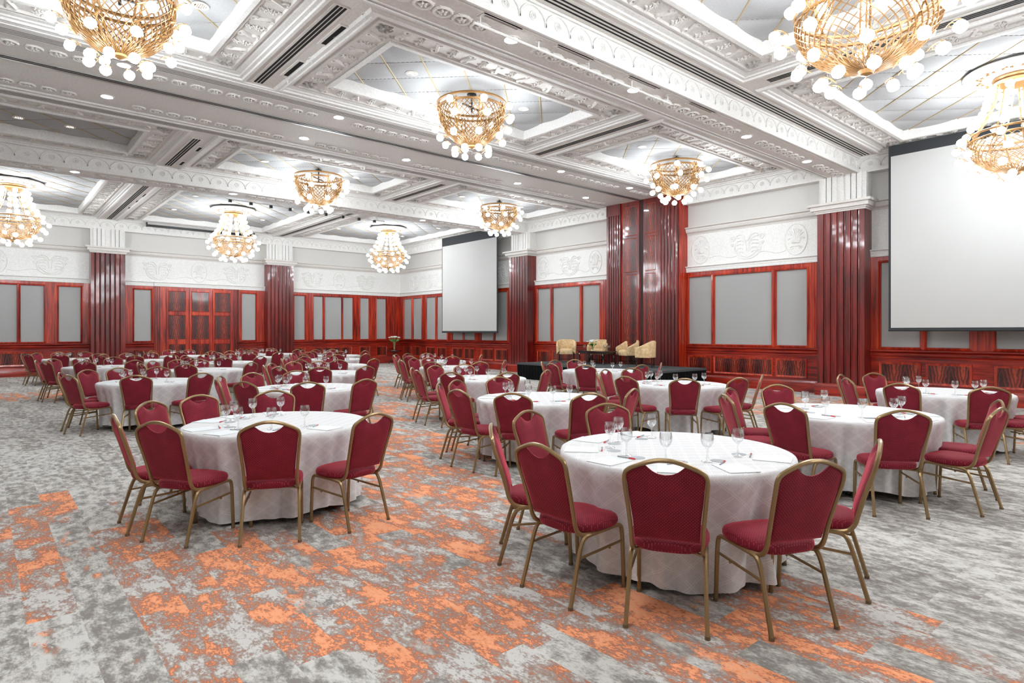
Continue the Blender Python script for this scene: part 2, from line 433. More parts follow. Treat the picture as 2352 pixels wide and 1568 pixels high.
def scallop(b, s0, s1, z0, z1, M, pitch=.46):
    """row of scallops with a button under each arch"""
    n = max(1, int(round((s1-s0)/pitch))); p = (s1-s0)/n
    for k in range(n):
        c = s0+(k+.5)*p
        arc = [(c-p/2*math.cos(PI*t/12), .004, z0+.07+(z1-z0-.13)*math.sin(PI*t/12)) for t in range(13)]
        b.tube(arc, .017, 5, M=M)
        b.tube([(c+.052*math.cos(2*PI*t/10), .002, z0+.155+.052*math.sin(2*PI*t/10)) for t in range(10)], .012, 5, closed=True, M=M)
        b.tube([(c+.02*math.cos(2*PI*t/8), .004, z0+.155+.02*math.sin(2*PI*t/8)) for t in range(8)], .010, 5, closed=True, M=M)
def fascia(name, s0, s1, M, d, z0=Z0, z1=Z1, parent=None):
    b = MB()
    def m2(s, q, z): return M(s, d+q, z)
    b.box(s0, s1, -.02, 0, z0, z1, m2); scallop(b, s0, s1, z0+.03, z1, m2)
    o = b.build(name, WHITE, parent, smooth=50)
    b = MB(); b.box(s0, s1, 0, .035, z0-.02, z0+.035, m2); b.box(s0, s1, 0, .02, z0+.035, z0+.06, m2); b.box(s0, s1, 0, .03, z1-.04, z1, m2)
    b.build('fascia_moulding', WHITE, o, smooth=0)
    return o
def guilloche(b, cx, cy, z, r, ang=0):
    b.tube([(cx+r*math.cos(t*2*PI/14), cy+r*.9*math.sin(t*2*PI/14), z) for t in range(14)], r*.2, 5, closed=True)
    rosette(b, cx, cy, z, r*.62, .3, n=5)
    for q in range(4):
        a = PI/4+q*PI/2; b.tube([(cx+r*1.05*math.cos(a), cy+r*math.sin(a), z), (cx+r*1.4*math.cos(a), cy+r*1.15*math.sin(a), z)], [r*.15, r*.04], 4)
def beam(y0, y1, n):
    b = MB(); b.box(-5, XB, y0, y1, Z0, Z1+.02)
    o = struct(b.build('trim_%d' % n, CEIL, smooth=0))
    def Mf(s, d, z): return (s, y0-d, z)
    def Mk(s, d, z): return (s, y1+d, z)
    fascia('scalloped_fascia', -4.5, XB, Mf, .012, parent=o); fascia('scalloped_fascia', -4.5, XB, Mk, .012, parent=o)
    b = MB()
    b.box(-5, XB, y0+.03, y0+.06, Z0-.012, Z0); b.box(-5, XB, y1-.06, y1-.03, Z0-.012, Z0)
    xs = [1.75, 5.42, 8.05, 11.7, 14.5]; yc = (y0+y1)/2
    segs = [(2.15, 5.0), (5.8, 7.7), (8.4, 11.3), (12.1, 14.1), (14.85, 16.3), (-2, 1.4)]
    for a, c in segs:
        k = max(3, int((c-a)/.27)); st = (c-a)/k
        for i in range(k): guilloche(b, a+(i+.5)*st, yc, Z0-.006, .115)
    b.build('soffit_ornament', ORN, o, smooth=50)
    return o
beam(5.88, 6.62, 1)
beam(18.08, 18.8, 2)
# partition band between the two halves of the room: stepped edges, grooves, track
b = MB()
for y0, y1, z in ((11.0, 11.2, Z1-.03), (11.2, 11.47, Z1-.02), (13.9, 14.1, Z1-.03), (14.1, 14.38, Z1-.02), (11.04, 11.09, Z1-.045), (14.0, 14.05, Z1-.045)):
    b.box(-5, 16.3, y0, y1, z, Z1+.01)
tb = struct(b.build('trim_3', WHITE, smooth=0))
b = MB()
for y in (11.25, 11.30, 11.35, 11.40, 14.16, 14.21, 14.26, 14.31): b.box(-5, 16.3, y, y+.018, Z1-.024, Z1)
b.build('groove_line', SLOTM, tb, smooth=0)
b = MB()
for yc in (11.8, 13.62):
    for a, c in ((2.15, 5.1), (5.8, 7.7), (8.4, 11.4), (12.15, 14.4), (-1, 1.35), (15.0, 15.9)):
        k = max(3, int((c-a)/.27)); st = (c-a)/k
        for i in range(k): guilloche(b, a+(i+.5)*st, yc, Z1-.006, .105)
b.build('soffit_ornament', ORN, tb, smooth=50)
b = MB(); b.box(-5, 16.3, 12.37, 12.56, Z1-.02, Z1); tr = b.build('partition_track', mat('track_metal', (178,176,172), rough=.3, metal=.6), tb, smooth=0)
b = MB(); b.box(-5, 16.3, 12.385, 12.405, Z1-.024, Z1-.015); b.box(-5, 16.3, 12.455, 12.475, Z1-.024, Z1-.015); b.build('track_slot', SLOT, tb, smooth=0)
# wall crowns
cr1 = struct(fascia('trim_4', -1.5, 10.9, MBw, .30)); 
cr2 = struct(fascia('trim_5', 13.95, YA-.3, MBw, .30))
cr3 = struct(fascia('trim_6', -4.9, XB-.3, MAw, .30))
for cr, a, c, M in ((cr1, -1.5, 10.9, MBw), (cr2, 13.95, YA-.3, MBw), (cr3, -4.9, XB-.3, MAw)):
    b = MB(); b.box(a, c, 0, .28, Z0, Z1+.02, M); b.build('crown_soffit', WHITE, cr, smooth=0)

# ------------------------------------------------------------------ panelled walls
DP = .07
def mold(b, s0, s1, prof, M):
    """horizontal moulding: prof=[(d,z)] outline, extruded from s0 to s1"""
    r0 = [(s0, d, z) for d, z in prof]; r1 = [(s1, d, z) for d, z in prof]
    b.loft([r0, r1], closed=True, cap0=True, cap1=True, M=M)
RAIL = [(0,.97),(.09,.97),(.10,1.0),(.075,1.03),(.11,1.05),(.12,1.10),(.085,1.12),(.13,1.145),(.13,1.175),(.07,1.19),(0,1.2)]
BASE = [(0,0),(.12,0),(.12,.24),(.11,.27),(.09,.29),(.08,.31),(0,.31)]
WTOP = [(0,3.46),(.10,3.46),(.11,3.50),(.10,3.52),(.12,3.56),(.12,3.59),(.16,3.62),(.15,3.64),(0,3.66)]
FTOP = [(0,4.62),(.05,4.62),(.06,4.66),(.12,4.70),(.14,4.76),(.13,4.80),(.19,4.82),(.19,4.85),(0,4.87)]
def bevelpanel(b, s0, s1, z0, z1, d, w, M, dd=.03):
    """sunk or raised bevelled border"""
    R = lambda i, q: [(s0+i, q, z0+i), (s1-i, q, z0+i), (s1-i, q, z1-i), (s0+i, q, z1-i)]
    b.loft([R(0, d), R(w*.3, d+dd), R(w, d+dd*.2)], M=M)
def section(par, M, a, c, fab, low=None, zf=(1.25, 3.3)):
    """one stretch of wall between pilasters a..c; fab = list of fabric openings; low = lower panels"""
    b = MB(); b.box(a, c, 0, DP, .3, 1.0, M); b.build('lower_panelling', REDH, par, smooth=0)
    b = MB(); mold(b, a, c, RAIL, M); b.build('chair_rail', REDH, par, smooth=30)
    b = MB(); mold(b, a, c, BASE, M); b.build('skirting', REDH, par, smooth=30)
    b = MB(); mold(b, a, c, WTOP, M); b.build('cornice_strip', FRZ, par, smooth=30)
    b = MB(); mold(b, a, c, FTOP, M); b.build('picture_rail', BEADM, par, smooth=30)
    b = MB(); b.box(a, c, 0, .035, 3.6, 4.66, M); b.build('frieze', FRZ, par, smooth=0)
    # upper wood: stiles and rails around the fabric
    b = MB(); b.box(a, c, 0, DP, 1.15, zf[0], M); b.box(a, c, 0, DP, zf[1], 3.48, M)
    xs = [a]+[v for p in fab for v in p]+[c]
    for k in range(0, len(xs), 2): b.box(xs[k], xs[k+1], 0, DP, zf[0], zf[1], M)
    for k in range(0, len(xs), 2):        # reeding on the wide stiles
        if xs[k+1]-xs[k] > .28:
            w_ = (xs[k+1]-xs[k]); m0 = xs[k]+w_*.28
            for q in range(4):
                s_ = m0+w_*.44*q/3; b.box(s_-.012, s_+.012, DP, DP+.012, 1.2, 3.46, M)
    for p in fab: bevelpanel(b, p[0], p[1], zf[0], zf[1], DP-.005, -.06, M, .035)
    b.build('wood_frame', RED, par, smooth=0)
    for p in fab:
        b = MB(); b.box(p[0]-.02, p[1]+.02, 0, DP-.035, zf[0]-.02, zf[1]+.02, M); b.build('fabric_panel', GREY, par, smooth=0)
    for p in (low or []):
        b = MB(); R = lambda i, q: [(p[0]+i, q, .37+i), (p[1]-i, q, .37+i), (p[1]-i, q, .89-i), (p[0]+i, q, .89-i)]
        b.loft([R(0, DP-.01), R(.01, DP+.03), R(.06, DP+.008)], M=M); b.build('panel_moulding', RED, par, smooth=0)
        b = MB(); b.box(p[0]+.055, p[1]-.055, DP-.01, DP+.01, .425, .835, M); b.build('figured_panel', FIG, par, smooth=0)
def spans(v): return [(v[i], v[i+1]) for i in range(0, len(v), 2)]
bB = lambda f: [(min(p)+.0, max(p)) for p in f]
s4 = bB(spans([5.46, 4.64, 4.50, 3.68, 3.2, 2.38, 2.24, 1.4])); s4r = sorted(s4)
section(wr, MBw, -3.0, 5.68, s4r, [(4.6,5.5),(3.62,4.52),(2.36,3.24),(1.38,2.26)])
section(wr, MBw, 6.8, 10.95, sorted(bB(spans([10.86, 10.09, 9.97, 8.22, 8.08, 7.25]))), [(7.23,8.1),(8.16,10.0),(10.06,10.88)])
section(wr, MBw, 13.85, 17.9, sorted(bB(spans([17.72, 17.01, 16.87, 15.47, 15.33, 14.51]))), [(14.5,15.35),(15.45,16.9),(16.98,17.75)])
section(wr, MBw, 18.95, YA-.0, sorted(bB(spans([27.9, 27.16, 26.98, 26.20, 25.75, 24.97, 24.81, 23.98, 23.54, 22.72, 22.62, 21.82, 21.36, 20.51, 20.40, 19.59]))),
        [(27.15,27.9),(26.2,27.0),(24.95,25.75),(24.0,24.8),(22.7,23.54),(21.82,22.62),(20.5,21.36),(19.55,20.4)])
section(wb, MAw, -5.0, 3.15, [(-1.4,-.5),(-.3,.98),(1.09,1.75),(2.20,2.86)], [(-1.4,-.4),(-.2,1.7),(2.1,2.95)])
section(wb, MAw, 4.25, 5.3, [(4.62,5.2)], [(4.6,5.2)])
section(wb, MAw, 8.5, 9.7, [(8.72,9.3)], [(8.7,9.35)])
section(wb, MAw, 10.9, XB, [(11.06,11.56),(11.99,12.44),(12.56,13.4),(13.5,14.0),(14.42,15.33-.45),(15.33,15.85)], [(11.05,11.6),(11.95,13.95),(14.35,14.95),(15.3,15.9)])
# ------------------------------------------------------------------ frieze reliefs
def palmette(b, c, z, M, w=.30, h=.42):
    q = .04
    b.tube([(c+w*math.cos(2*PI*t/32), q, z+h*math.sin(2*PI*t/32)) for t in range(32)], .017, 5, closed=True, M=M)
    for k in range(-4, 5):
        a = k*.27
        x1 = w*.78*math.sin(a*1.25); zz = h*.78*math.cos(a*.9)
        pts = [(c+.02*k, q, z-h*.25), (c+x1*.55, q, z-h*.25+(zz+h*.25)*.62), (c+x1, q, z+zz*.95-abs(k)*.02)]
        if abs(k) == 4: pts[2] = (c+x1, q, z+h*.02)
        b.tube(chaikin(pts, 2), .024, 5, M=M)
    for sg in (-1, 1):
        b.tube(chaikin([(c, q, z-h*.45), (c+sg*.10, q, z-h*.42), (c+sg*.17, q, z-h*.5), (c+sg*.13, q, z-h*.62), (c+sg*.08, q, z-h*.55)], 2), .021, 5, M=M)
def spiral(b, cx, cz, r, sg, M, turns=1.6, a0=0):
    b.tube([(cx+sg*r*(1-t/26)*math.cos(a0+t/22*turns*2*PI), .04, cz+r*(1-t/26)*math.sin(a0+t/22*turns*2*PI)) for t in range(23)], .017, 5, M=M)
def butterfly(b, c, z, M):
    q = .04
    for sg in (-1, 1):
        b.tube(chaikin([(c+sg*.02, q, z+.12), (c+sg*.12, q, z+.30), (c+sg*.30, q, z+.32), (c+sg*.36, q, z+.22), (c+sg*.22, q, z+.24), (c+sg*.10, q, z+.14)], 2), .024, 5, M=M)
        b.tube(chaikin([(c+sg*.04, q, z-.18), (c+sg*.05, q, z+.05), (c+sg*.10, q, z+.14)], 2), .022, 5, M=M)
        for i, zz in enumerate((.12, .02, -.09, -.20)):
            b.tube([(c+sg*(.13+.05*k), q, z+zz+.02*math.sin(k*2.2)-(.05*abs(k-2)/2)+.03) for k in range(5)], .019, 5, M=M)
        b.tube(chaikin([(c, q, z-.40), (c+sg*.18, q, z-.38), (c+sg*.36, q, z-.26), (c+sg*.42, q, z-.08), (c+sg*.36, q, z+.08)], 2), .023, 5, M=M)
        b.tube(chaikin([(c, q, z-.36), (c+sg*.15, q, z-.31), (c+sg*.28, q, z-.2), (c+sg*.33, q, z-.08)], 2), .020, 5, M=M)
        spiral(b, c+sg*.44, z+.20, .09, sg, M); spiral(b, c+sg*.46, z+.03, .05, sg, M); spiral(b, c+sg*.36, z-.12, .05, sg, M, a0=2)
def wave(b, s0, s1, z, M):
    n = 20; b.tube([(s0+(s1-s0)*t/n, .04, z-.045*math.sin(2*PI*t/n)+.0) for t in range(n+1)], .016, 5, M=M)
def frieze(par, M, items):
    """items: (kind, s)"""
    for k, (kind, s) in enumerate(items):
        b = MB(); (palmette if kind == 'p' else butterfly)(b, s, 4.13, M); b.build('palmette_relief' if kind == 'p' else 'scroll_relief', FRZ, par, smooth=50)
    b = MB()
    for (k0, a), (k1, c) in zip(items, items[1:]):
        a, c = (a, c) if a < c else (c, a)
        g0 = .24 if k0 == 'p' else .36
        wave(b, a+.28, c-.28, 3.86, M)
    if b.v: b.build('wave_relief', FRZ, par, smooth=50)
frieze(wr, MBw, [('p', 7.55), ('b', 8.95), ('p', 10.45)])
frieze(wr, MBw, [('p', 14.75), ('b', 16.0), ('p', 17.45)])
frieze(wr, MBw, [('b', 19.7), ('p', 20.9), ('b', 22.2), ('p', 23.4), ('b', 24.6), ('b', 25.7), ('b', 27.0)])
frieze(wb, MAw, [('p', .42), ('b', 1.95)])
frieze(wb, MAw, [('b', 5.45), ('p', 7.0), ('b', 8.5)])
frieze(wb, MAw, [('b', 11.95), ('p', 13.3), ('b', 14.75)])
# ------------------------------------------------------------------ pilasters
def fluted(b, s0, s1, z0, z1, d0, d1, M, n=7):
    w = (s1-s0)/n; prof = []
    for k in range(n):
        a = s0+k*w; prof += [(a+.004, d1), (a+w-.05, d1)]
        if k < n-1: prof += [(a+w-.045, d1-.03), (a+w-.035, d1-.012), (a+w-.022, d1-.004), (a+w-.010, d1-.012), (a+w-.0, d1-.03)]
    prof[-1] = (s1-.004, d1)
    prof = [(s0, d0)]+prof+[(s1, d0)]
    r0 = [(s, d, z0) for s, d in prof]; r1 = [(s, d, z1) for s, d in prof]
    b.loft([r0, r1], closed=True, cap0=True, cap1=True, M=M)
def pilaster(n, M, s0, s1, d=.5):
    b = MB(); fluted(b, s0, s1, .3, 4.66, 0, d, M); o = struct(b.build('trim_%d' % n, DARK, smooth=25))
    b = MB(); BP = [(0,0),(d+.07,0),(d+.07,.24),(d+.05,.29),(d+.02,.31),(0,.31)]
    mold(b, s0-.04, s1+.04, BP, M); b.build('plinth', REDH, o, smooth=30)
    b = MB()
    for dd, z0, z1 in ((.03,4.62,4.66),(.06,4.66,4.70),(.12,4.70,4.80),(.19,4.80,4.86)): 
        e = dd
        b.box(s0-e, s1+e, 0, d+e, z0, z1, M)
    b.build('capital', BEADM, o, smooth=0)
    b = MB(); b.box(s0, s1, 0, d-.12, 4.86, Z0+.01, M)
    wd = s1-s0
    for q in (.08, .60):
        for k in range(3): b.box(s0+wd*q+k*.118*wd, s0+wd*q+k*.118*wd+.095*wd, d-.12, d-.07, 4.86, Z0+.01, M)
    b.build('attic_fluting', WHITE, o, smooth=0)
pilaster(7, MBw, 5.68, 6.8); pilaster(8, MBw, 17.85, 18.97)
pilaster(9, MAw, 3.14, 4.26, .45); pilaster(10, MAw, 9.70, 10.88, .45)
# ------------------------------------------------------------------ partition pocket with tall doors
D0 = .5
b = MB(); b.box(10.93, 13.87, 0, D0-.06, .1, Z1, MBw); pk = struct(b.build('door_2', RED, smooth=0))
for (a, c) in ((10.98, 11.72), (13.22, 13.82)):
    b = MB(); fluted(b, a, c, .3, 5.55, D0-.1, D0, MBw, 6); b.box(a, c, D0-.1, D0+.01, 5.55, Z1-.01, MBw); b.build('fluted_pier', DARK, pk, smooth=25)
b = MB(); b.box(10.93, 13.87, 0, D0+.03, 0, .3, MBw); b.build('plinth', REDH, pk, smooth=0)
for (a, c) in ((11.74, 12.30), (12.46, 13.14)):
    b = MB(); b.box(a, c, D0-.1, D0-.03, .3, Z1-.02, MBw)
    zz = [.45, 1.15, 3.55, 4.75, 5.8] ; 
    leaf = b.build('door_leaf', DARK, pk, smooth=0)
    for z0, z1 in zip(zz, zz[1:]):
        b = MB(); b.box(a+.09, c-.09, D0-.04, D0-.022, z0+.06, z1-.06, MBw); b.build('figured_panel', FIG, leaf, smooth=0)
        b = MB(); bevelpanel(b, a+.07, c-.07, z0+.04, z1-.04, D0-.03, .03, MBw, .012); b.build('panel_moulding', RED, leaf, smooth=0)
b = MB(); b.box(12.33, 12.43, D0-.14, D0-.05, .3, Z1, MBw); b.build('partition_gap', BLK, pk, smooth=0)
# ------------------------------------------------------------------ panelled double door on the back wall
b = MB(); b.box(5.3, 8.5, 0, .12, 0, 3.46, MAw); dr = struct(b.build('door_1', RED, smooth=0))
b = MB(); mold(b, 5.3, 8.5, [(d+(.06 if d else 0), z) for d, z in WTOP], MAw); b.build('cornice_strip', FRZ, dr, smooth=30)
b = MB(); mold(b, 5.3, 8.5, FTOP, MAw); b.build('picture_rail', BEADM, dr, smooth=30)
b = MB(); b.box(5.3, 8.5, 0, .035, 3.6, 4.66, MAw); b.build('frieze', FRZ, dr, smooth=0)
b = MB()
for a, c in ((5.3, 5.62), (8.34, 8.5)):
    for q in range(3): b.box(a+.03+q*.08, a+.06+q*.08, .12, .15, 0, 3.46, MAw)
b.build('reeded_jamb', DARK, dr, smooth=0)
for a, c in ((5.74, 6.52), (6.60, 7.42), (7.50, 8.28)):
    b = MB(); b.box(a, c, .10, .17, .05, 3.4, MAw); leaf = b.build('door_leaf', RED, dr, smooth=0)
    for z0, z1 in ((.2, 1.12), (1.28, 2.32), (2.44, 3.3)):
        for h0, h1 in ((a+.06, c-.06),):
            b = MB(); b.box(h0+.03, h1-.03, .16, .178, z0+.03, z1-.03, MAw); b.build('figured_panel', FIG, leaf, smooth=0)
            b = MB(); bevelpanel(b, h0, h1, z0, z1, .165, .035, MAw, .018); b.build('panel_moulding', RED, leaf, smooth=0)
# ------------------------------------------------------------------ projection screens
def screen(c, y0, y1, zb, zt, ztop, label):
    r = empty('projection_screen', (c, (y0+y1)/2, zb))
    L = (y1-y0)/2; H = zt-zb; T = ztop-zb
    b = MB(); b.box(-.012, .012, -L, L, 0, T); b.build('black_backing', SCRB, r, smooth=0)
    b = MB(); b.box(-.02, -.0125, -L+.05, L-.05, .05, H); b.build('white_surface', SCRN, r, smooth=0)
    b = MB(); b.tube([(0, -L, .0), (0, L, .0)], .03, 10); b.build('bottom_bar', SCRB, r)
    tag(r, label, 'projection screen', 'screens')
screen(16.2, 19.62, 23.66, 1.6, 5.55, 5.93, 'white projection screen hanging left of the stage near the far corner')
screen(16.0, .55, 5.07, 1.66, 5.68, 5.93, 'large white projection screen at the right edge, nearest the camera')
o = empty('screen_housing', (7.0, 27.72, 5.80)); b = MB(); b.box(-2.05, 2.05, -.05, .05, -.03, .05); b.build('casing', DKM, o, smooth=0)
for q in (-2.05, 2.05):
    b = MB(); b.box(q-.02, q+.02, -.06, .06, -.04, .13); b.build('end_bracket', DKM, o, smooth=0)
tag(o, 'long black rolled-up screen housing under the crown of the back wall', 'screen housing')
# ------------------------------------------------------------------ vents, downlights, pipes
def slotvent(x, y, L, along, z, label, lines=3, w=.035, gap=.055):
    r = empty('slot_diffuser', (x, y, z))
    b = MB(); W = lines*gap
    if along == 'y': b.box(-W/2-.03, W/2+.03, -L/2, L/2, -.012, .0)
    else: b.box(-L/2, L/2, -W/2-.03, W/2+.03, -.012, .0)
    b.build('frame', CEIL, r, smooth=0)
    b = MB()
    for k in range(lines):
        q = (k-(lines-1)/2)*gap
        if along == 'y': b.box(q-w/2, q+w/2, -L/2+.02, L/2-.02, -.016, -.002)
        else: b.box(-L/2+.02, L/2-.02, q-w/2, q+w/2, -.016, -.002)
    b.build('slot', SLOT, r, smooth=0)
    tag(r, label, 'air vent', 'slot air diffusers')
slotvent(3.62, 9.25, 3.3, 'y', Z1, 'black slotted diffuser in the ceiling right of the big left chandelier')
slotvent(3.66, 16.4, 2.9, 'y', Z1, 'slotted diffuser left of the unlit-looking quilted coffer beyond the partition track')
slotvent(3.70, 24.3, 7.0, 'y', Z1, 'long slotted diffuser between the two far left chandeliers')
slotvent(10.22, 9.25, 3.3, 'y', Z1, 'slotted diffuser between the two bowl chandeliers of the middle bay')
slotvent(10.22, 16.3, 2.9, 'y', Z1, 'slotted diffuser between the two far bowl chandeliers')
slotvent(10.22, 2.3, 5.6, 'y', Z1, 'slotted diffuser behind the big right chandelier')
slotvent(10.22, 24.2, 7.0, 'y', Z1, 'far slotted diffuser between the two tiered chandeliers by the corner')
slotvent(9.6, 5.66, 13.4, 'x', Z1, 'long three-line slot diffuser beside the scalloped beam toward the right screen', 3, .03, .07)
def retvent(x0, x1, y0, y1, z, label, m=SLOT):
    r = empty('air_return', ((x0+x1)/2, (y0+y1)/2, z)); hx, hy = (x1-x0)/2, (y1-y0)/2
    b = MB(); b.frame(-hx-.04, hx+.04, -hy-.04, hy+.04, [(0, 0), (0, -.012), (.04, -.012), (.04, .0)]); b.build('frame', CEIL, r, smooth=0)
    b = MB(); b.box(-hx, hx, -hy, hy, -.008, 0); b.build('opening', m, r, smooth=0)
    tag(r, label, 'air vent', 'rectangular air returns')
retvent(3.84, 3.92, 9.6, 10.3, Z1, 'small black ceiling slot above the left aisle, farther of the pair')
retvent(3.84, 3.92, 8.1, 8.8, Z1, 'small black ceiling slot above the left aisle, nearer of the pair')
retvent(3.86, 3.93, 15.6, 16.0, Z1, 'small dark ceiling slot beside the diffuser past the partition track, nearer one')
retvent(3.86, 3.93, 17.2, 17.6, Z1, 'small dark ceiling slot beside the diffuser past the partition track, farther one')
retvent(3.88, 3.95, 22.0, 22.5, Z1, 'tiny dark slot by the far left diffuser, nearest of three')
retvent(3.88, 3.95, 23.3, 23.6, Z1, 'tiny dark slot by the far left diffuser, middle of three')
retvent(3.88, 3.95, 24.7, 25.0, Z1, 'tiny dark slot by the far left diffuser, farthest of three')
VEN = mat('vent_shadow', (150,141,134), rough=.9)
for k, (x0, w_) in enumerate(((4.72, .55), (6.0, .65), (7.55, .7), (9.2, .7))):
    retvent(x0, x0+w_, 5.955, 6.0, Z0, ['first','second','third','fourth'][k]+' thin recess in the beam soffit counted from the left, beside the white pipe', VEN)
def downlight(x, y, z, label, lit=True, r=.095):
    o = empty('recessed_downlight', (x, y, z))
    b = MB(); b.lathe([(r+.03, 0), (r+.028, -.012), (r, -.014), (r-.005, 0)], 24); b.build('trim_ring', RING, o)
    b = MB(); b.disc(r, -.006, 24, flip=True); b.build('lamp', SPOTM if lit else DIMM, o, smooth=0)
    if not lit:
        b = MB()
        for k in range(5): b.box(-r*.7+k*r*.33, -r*.7+k*r*.33+.012, -r*.6, r*.6, -.012, -.004)
        b.build('louvre', LOUV, o, smooth=0)
    tag(o, label, 'downlight', 'recessed downlights')
for k, x in enumerate((1.75, 5.44, 8.06, 11.78, 14.7)):
    w_ = ['leftmost','second from the left','third from the left','fourth from the left','rightmost'][k]
    downlight(x, 11.6, Z1, 'bright round downlight on the near side of the partition track, '+w_)
    downlight(x, 13.36, Z1, 'bright round downlight on the far side of the partition track, '+w_)
    downlight([1.75, 5.40, 8.02, 11.65, 14.4][k], 6.25, Z0, 'round downlight in the soffit of the near scalloped beam, '+w_)
    downlight(x, 18.42, Z0, 'round downlight in the soffit of the far scalloped beam, '+w_)
cc = [(.98, 9.2, 'left'), (6.97, 9.2, 'middle'), (13.45, 9.2, 'right')]
for (cx, cy, nm) in cc:
    for sg in (-1, 1): downlight(cx+sg*1.31, cy, ZQ-.02, 'bronze louvred downlight %s of the chandelier in the %s quilted coffer of the near half' % ('left' if sg < 0 else 'right', nm), False, .08)
for (cx, nm) in ((1.04, 'left'), (6.97, 'middle'), (13.4, 'right')):
    for sg in (-.44, .44) if nm == 'left' else (-1.31, 1.31): downlight(cx+sg, 16.5, ZQ-.02, 'small downlight on the %s side of the %s quilted coffer past the track' % ('left' if sg < 0 else 'right', nm), False, .08)
    if nm != 'left':
        for sg in (-1.6, 1.6):
            for yy in (22.2, 25.2): downlight(cx+sg, yy, ZQ-.02, 'faint downlight %s %s of the %s far tiered chandelier' % ('before' if yy < 23 else 'behind', 'left' if sg < 0 else 'right', nm), False, .07)
downlight(9.0, 3.7, ZQ-.02, 'bronze louvred downlight between the two large right chandeliers', False, .09)
def pipe(pts, r, hangers, label):
    o = empty('hanging_pipe', pts[0]); p0 = Vector(pts[0])
    b = MB(); b.tube([tuple(Vector(p)-p0) for p in pts], r, 8); b.build('rail', WHITE, o)
    for h in hangers:
        b = MB()
        q = Vector(h)-p0; b.tube([tuple(q), tuple(q+Vector((0,0,.11)))], .008, 6); b.lathe([(.05, 0), (.05, .01), (.0, .012)], 12, c=(q.x, q.y, q.z+.11))
        b.build('hanger', WHITE, o)
    tag(o, label, 'pipe', 'pipes under the ceiling')
pipe([(4.6, 6.03, Z0-.12), (8.75, 6.03, Z0-.12)], .018, [(x, 6.03, Z0-.12) for x in (4.7, 5.7, 6.7, 7.7, 8.65)], 'white pipe hung below the near scalloped beam')
pipe([(3.95, 7.4, Z1-.12), (3.95, 10.7, Z1-.12)], .018, [(3.95, y, Z1-.12) for y in (7.6, 8.5, 9.4, 10.4)], 'white pipe hung beside the diffuser above the left aisle')
o = empty('lighting_track', (5.6, 19.6, 5.62)); b = MB(); b.tube([(0,0,0), (5.5, .3, 0)], .014, 6); b.build('bar', WHITE, o)
for k in range(9):
    b = MB(); x = .1+k*.62; b.box(x-.04, x+.04, .0+.03*k-.04, .03*k+.04, -.10, -.01); b.build('clamp', DKM, o, smooth=0)
for q in (.3, 2.7, 5.2):
    b = MB(); b.tube([(q, q*.0545, 0), (q, q*.0545, .5)], .006, 5); b.build('hanger', WHITE, o)
tag(o, 'thin lighting bar with black clamps below the far ceiling', 'lighting bar')
# ------------------------------------------------------------------ chandeliers
def make_bulb():
    b = MB(); b.lathe([(.0, -.052), (.022, -.05), (.040, -.034), (.048, -.008), (.043, .018), (.028, .036), (.012, .044), (0, .046)], 12, ruf=.10)
    return b.build('glass_bulb', LIT, None, smooth=60)
bulb0 = make_bulb()
def armmesh(L):
    b = MB()
    b.tube(chaikin([(-L, 0, -.01), (-L*.6, 0, .05), (-L*.2, 0, .07), (0, 0, .075), (.0, 0, .04)], 2), .006, 5)
    b.tube([(-L*.5+.025*math.cos(t*.55), 0, .02+.025*math.sin(t*.55)) for t in range(10)], .004, 4)
    b.lathe([(.0, .04), (.022, .04), (.026, .055), (.012, .07), (0, .072)], 8)
    return b.build('bulb_arm', BRASS, None)
arm0 = armmesh(.14)
def lattice(b, rfun, z0, z1, n, m, w=.006):
    """criss-cross strips following a surface of revolution"""
    steps = 22
    for sg in (-1, 1):
        for k in range(n):
            P = []
            for i in range(steps+1):
                t = i/steps; z = z0+(z1-z0)*t; r = rfun(t); a = 2*PI*k/n+sg*t*m
                P.append((r*math.cos(a), r*math.sin(a), z))
            b.tube(P, [w*(.4+.6*min(1, rfun(i/steps)/.25)) for i in range(steps+1)], 4, ry=.5, cap=False)
def place_bulb(root, r, z, a, tilt=0):
    o = bulb0.copy(); COL.objects.link(o); o.parent = root
    o.location = (r*math.cos(a), r*math.sin(a), z); o.rotation_euler = (0, 0, a+random.random()); o.scale = (1.28, 1.28, 1.28)
    q = arm0.copy(); COL.objects.link(q); q.parent = root; q.location = o.location; q.rotation_euler = (0, 0, a)
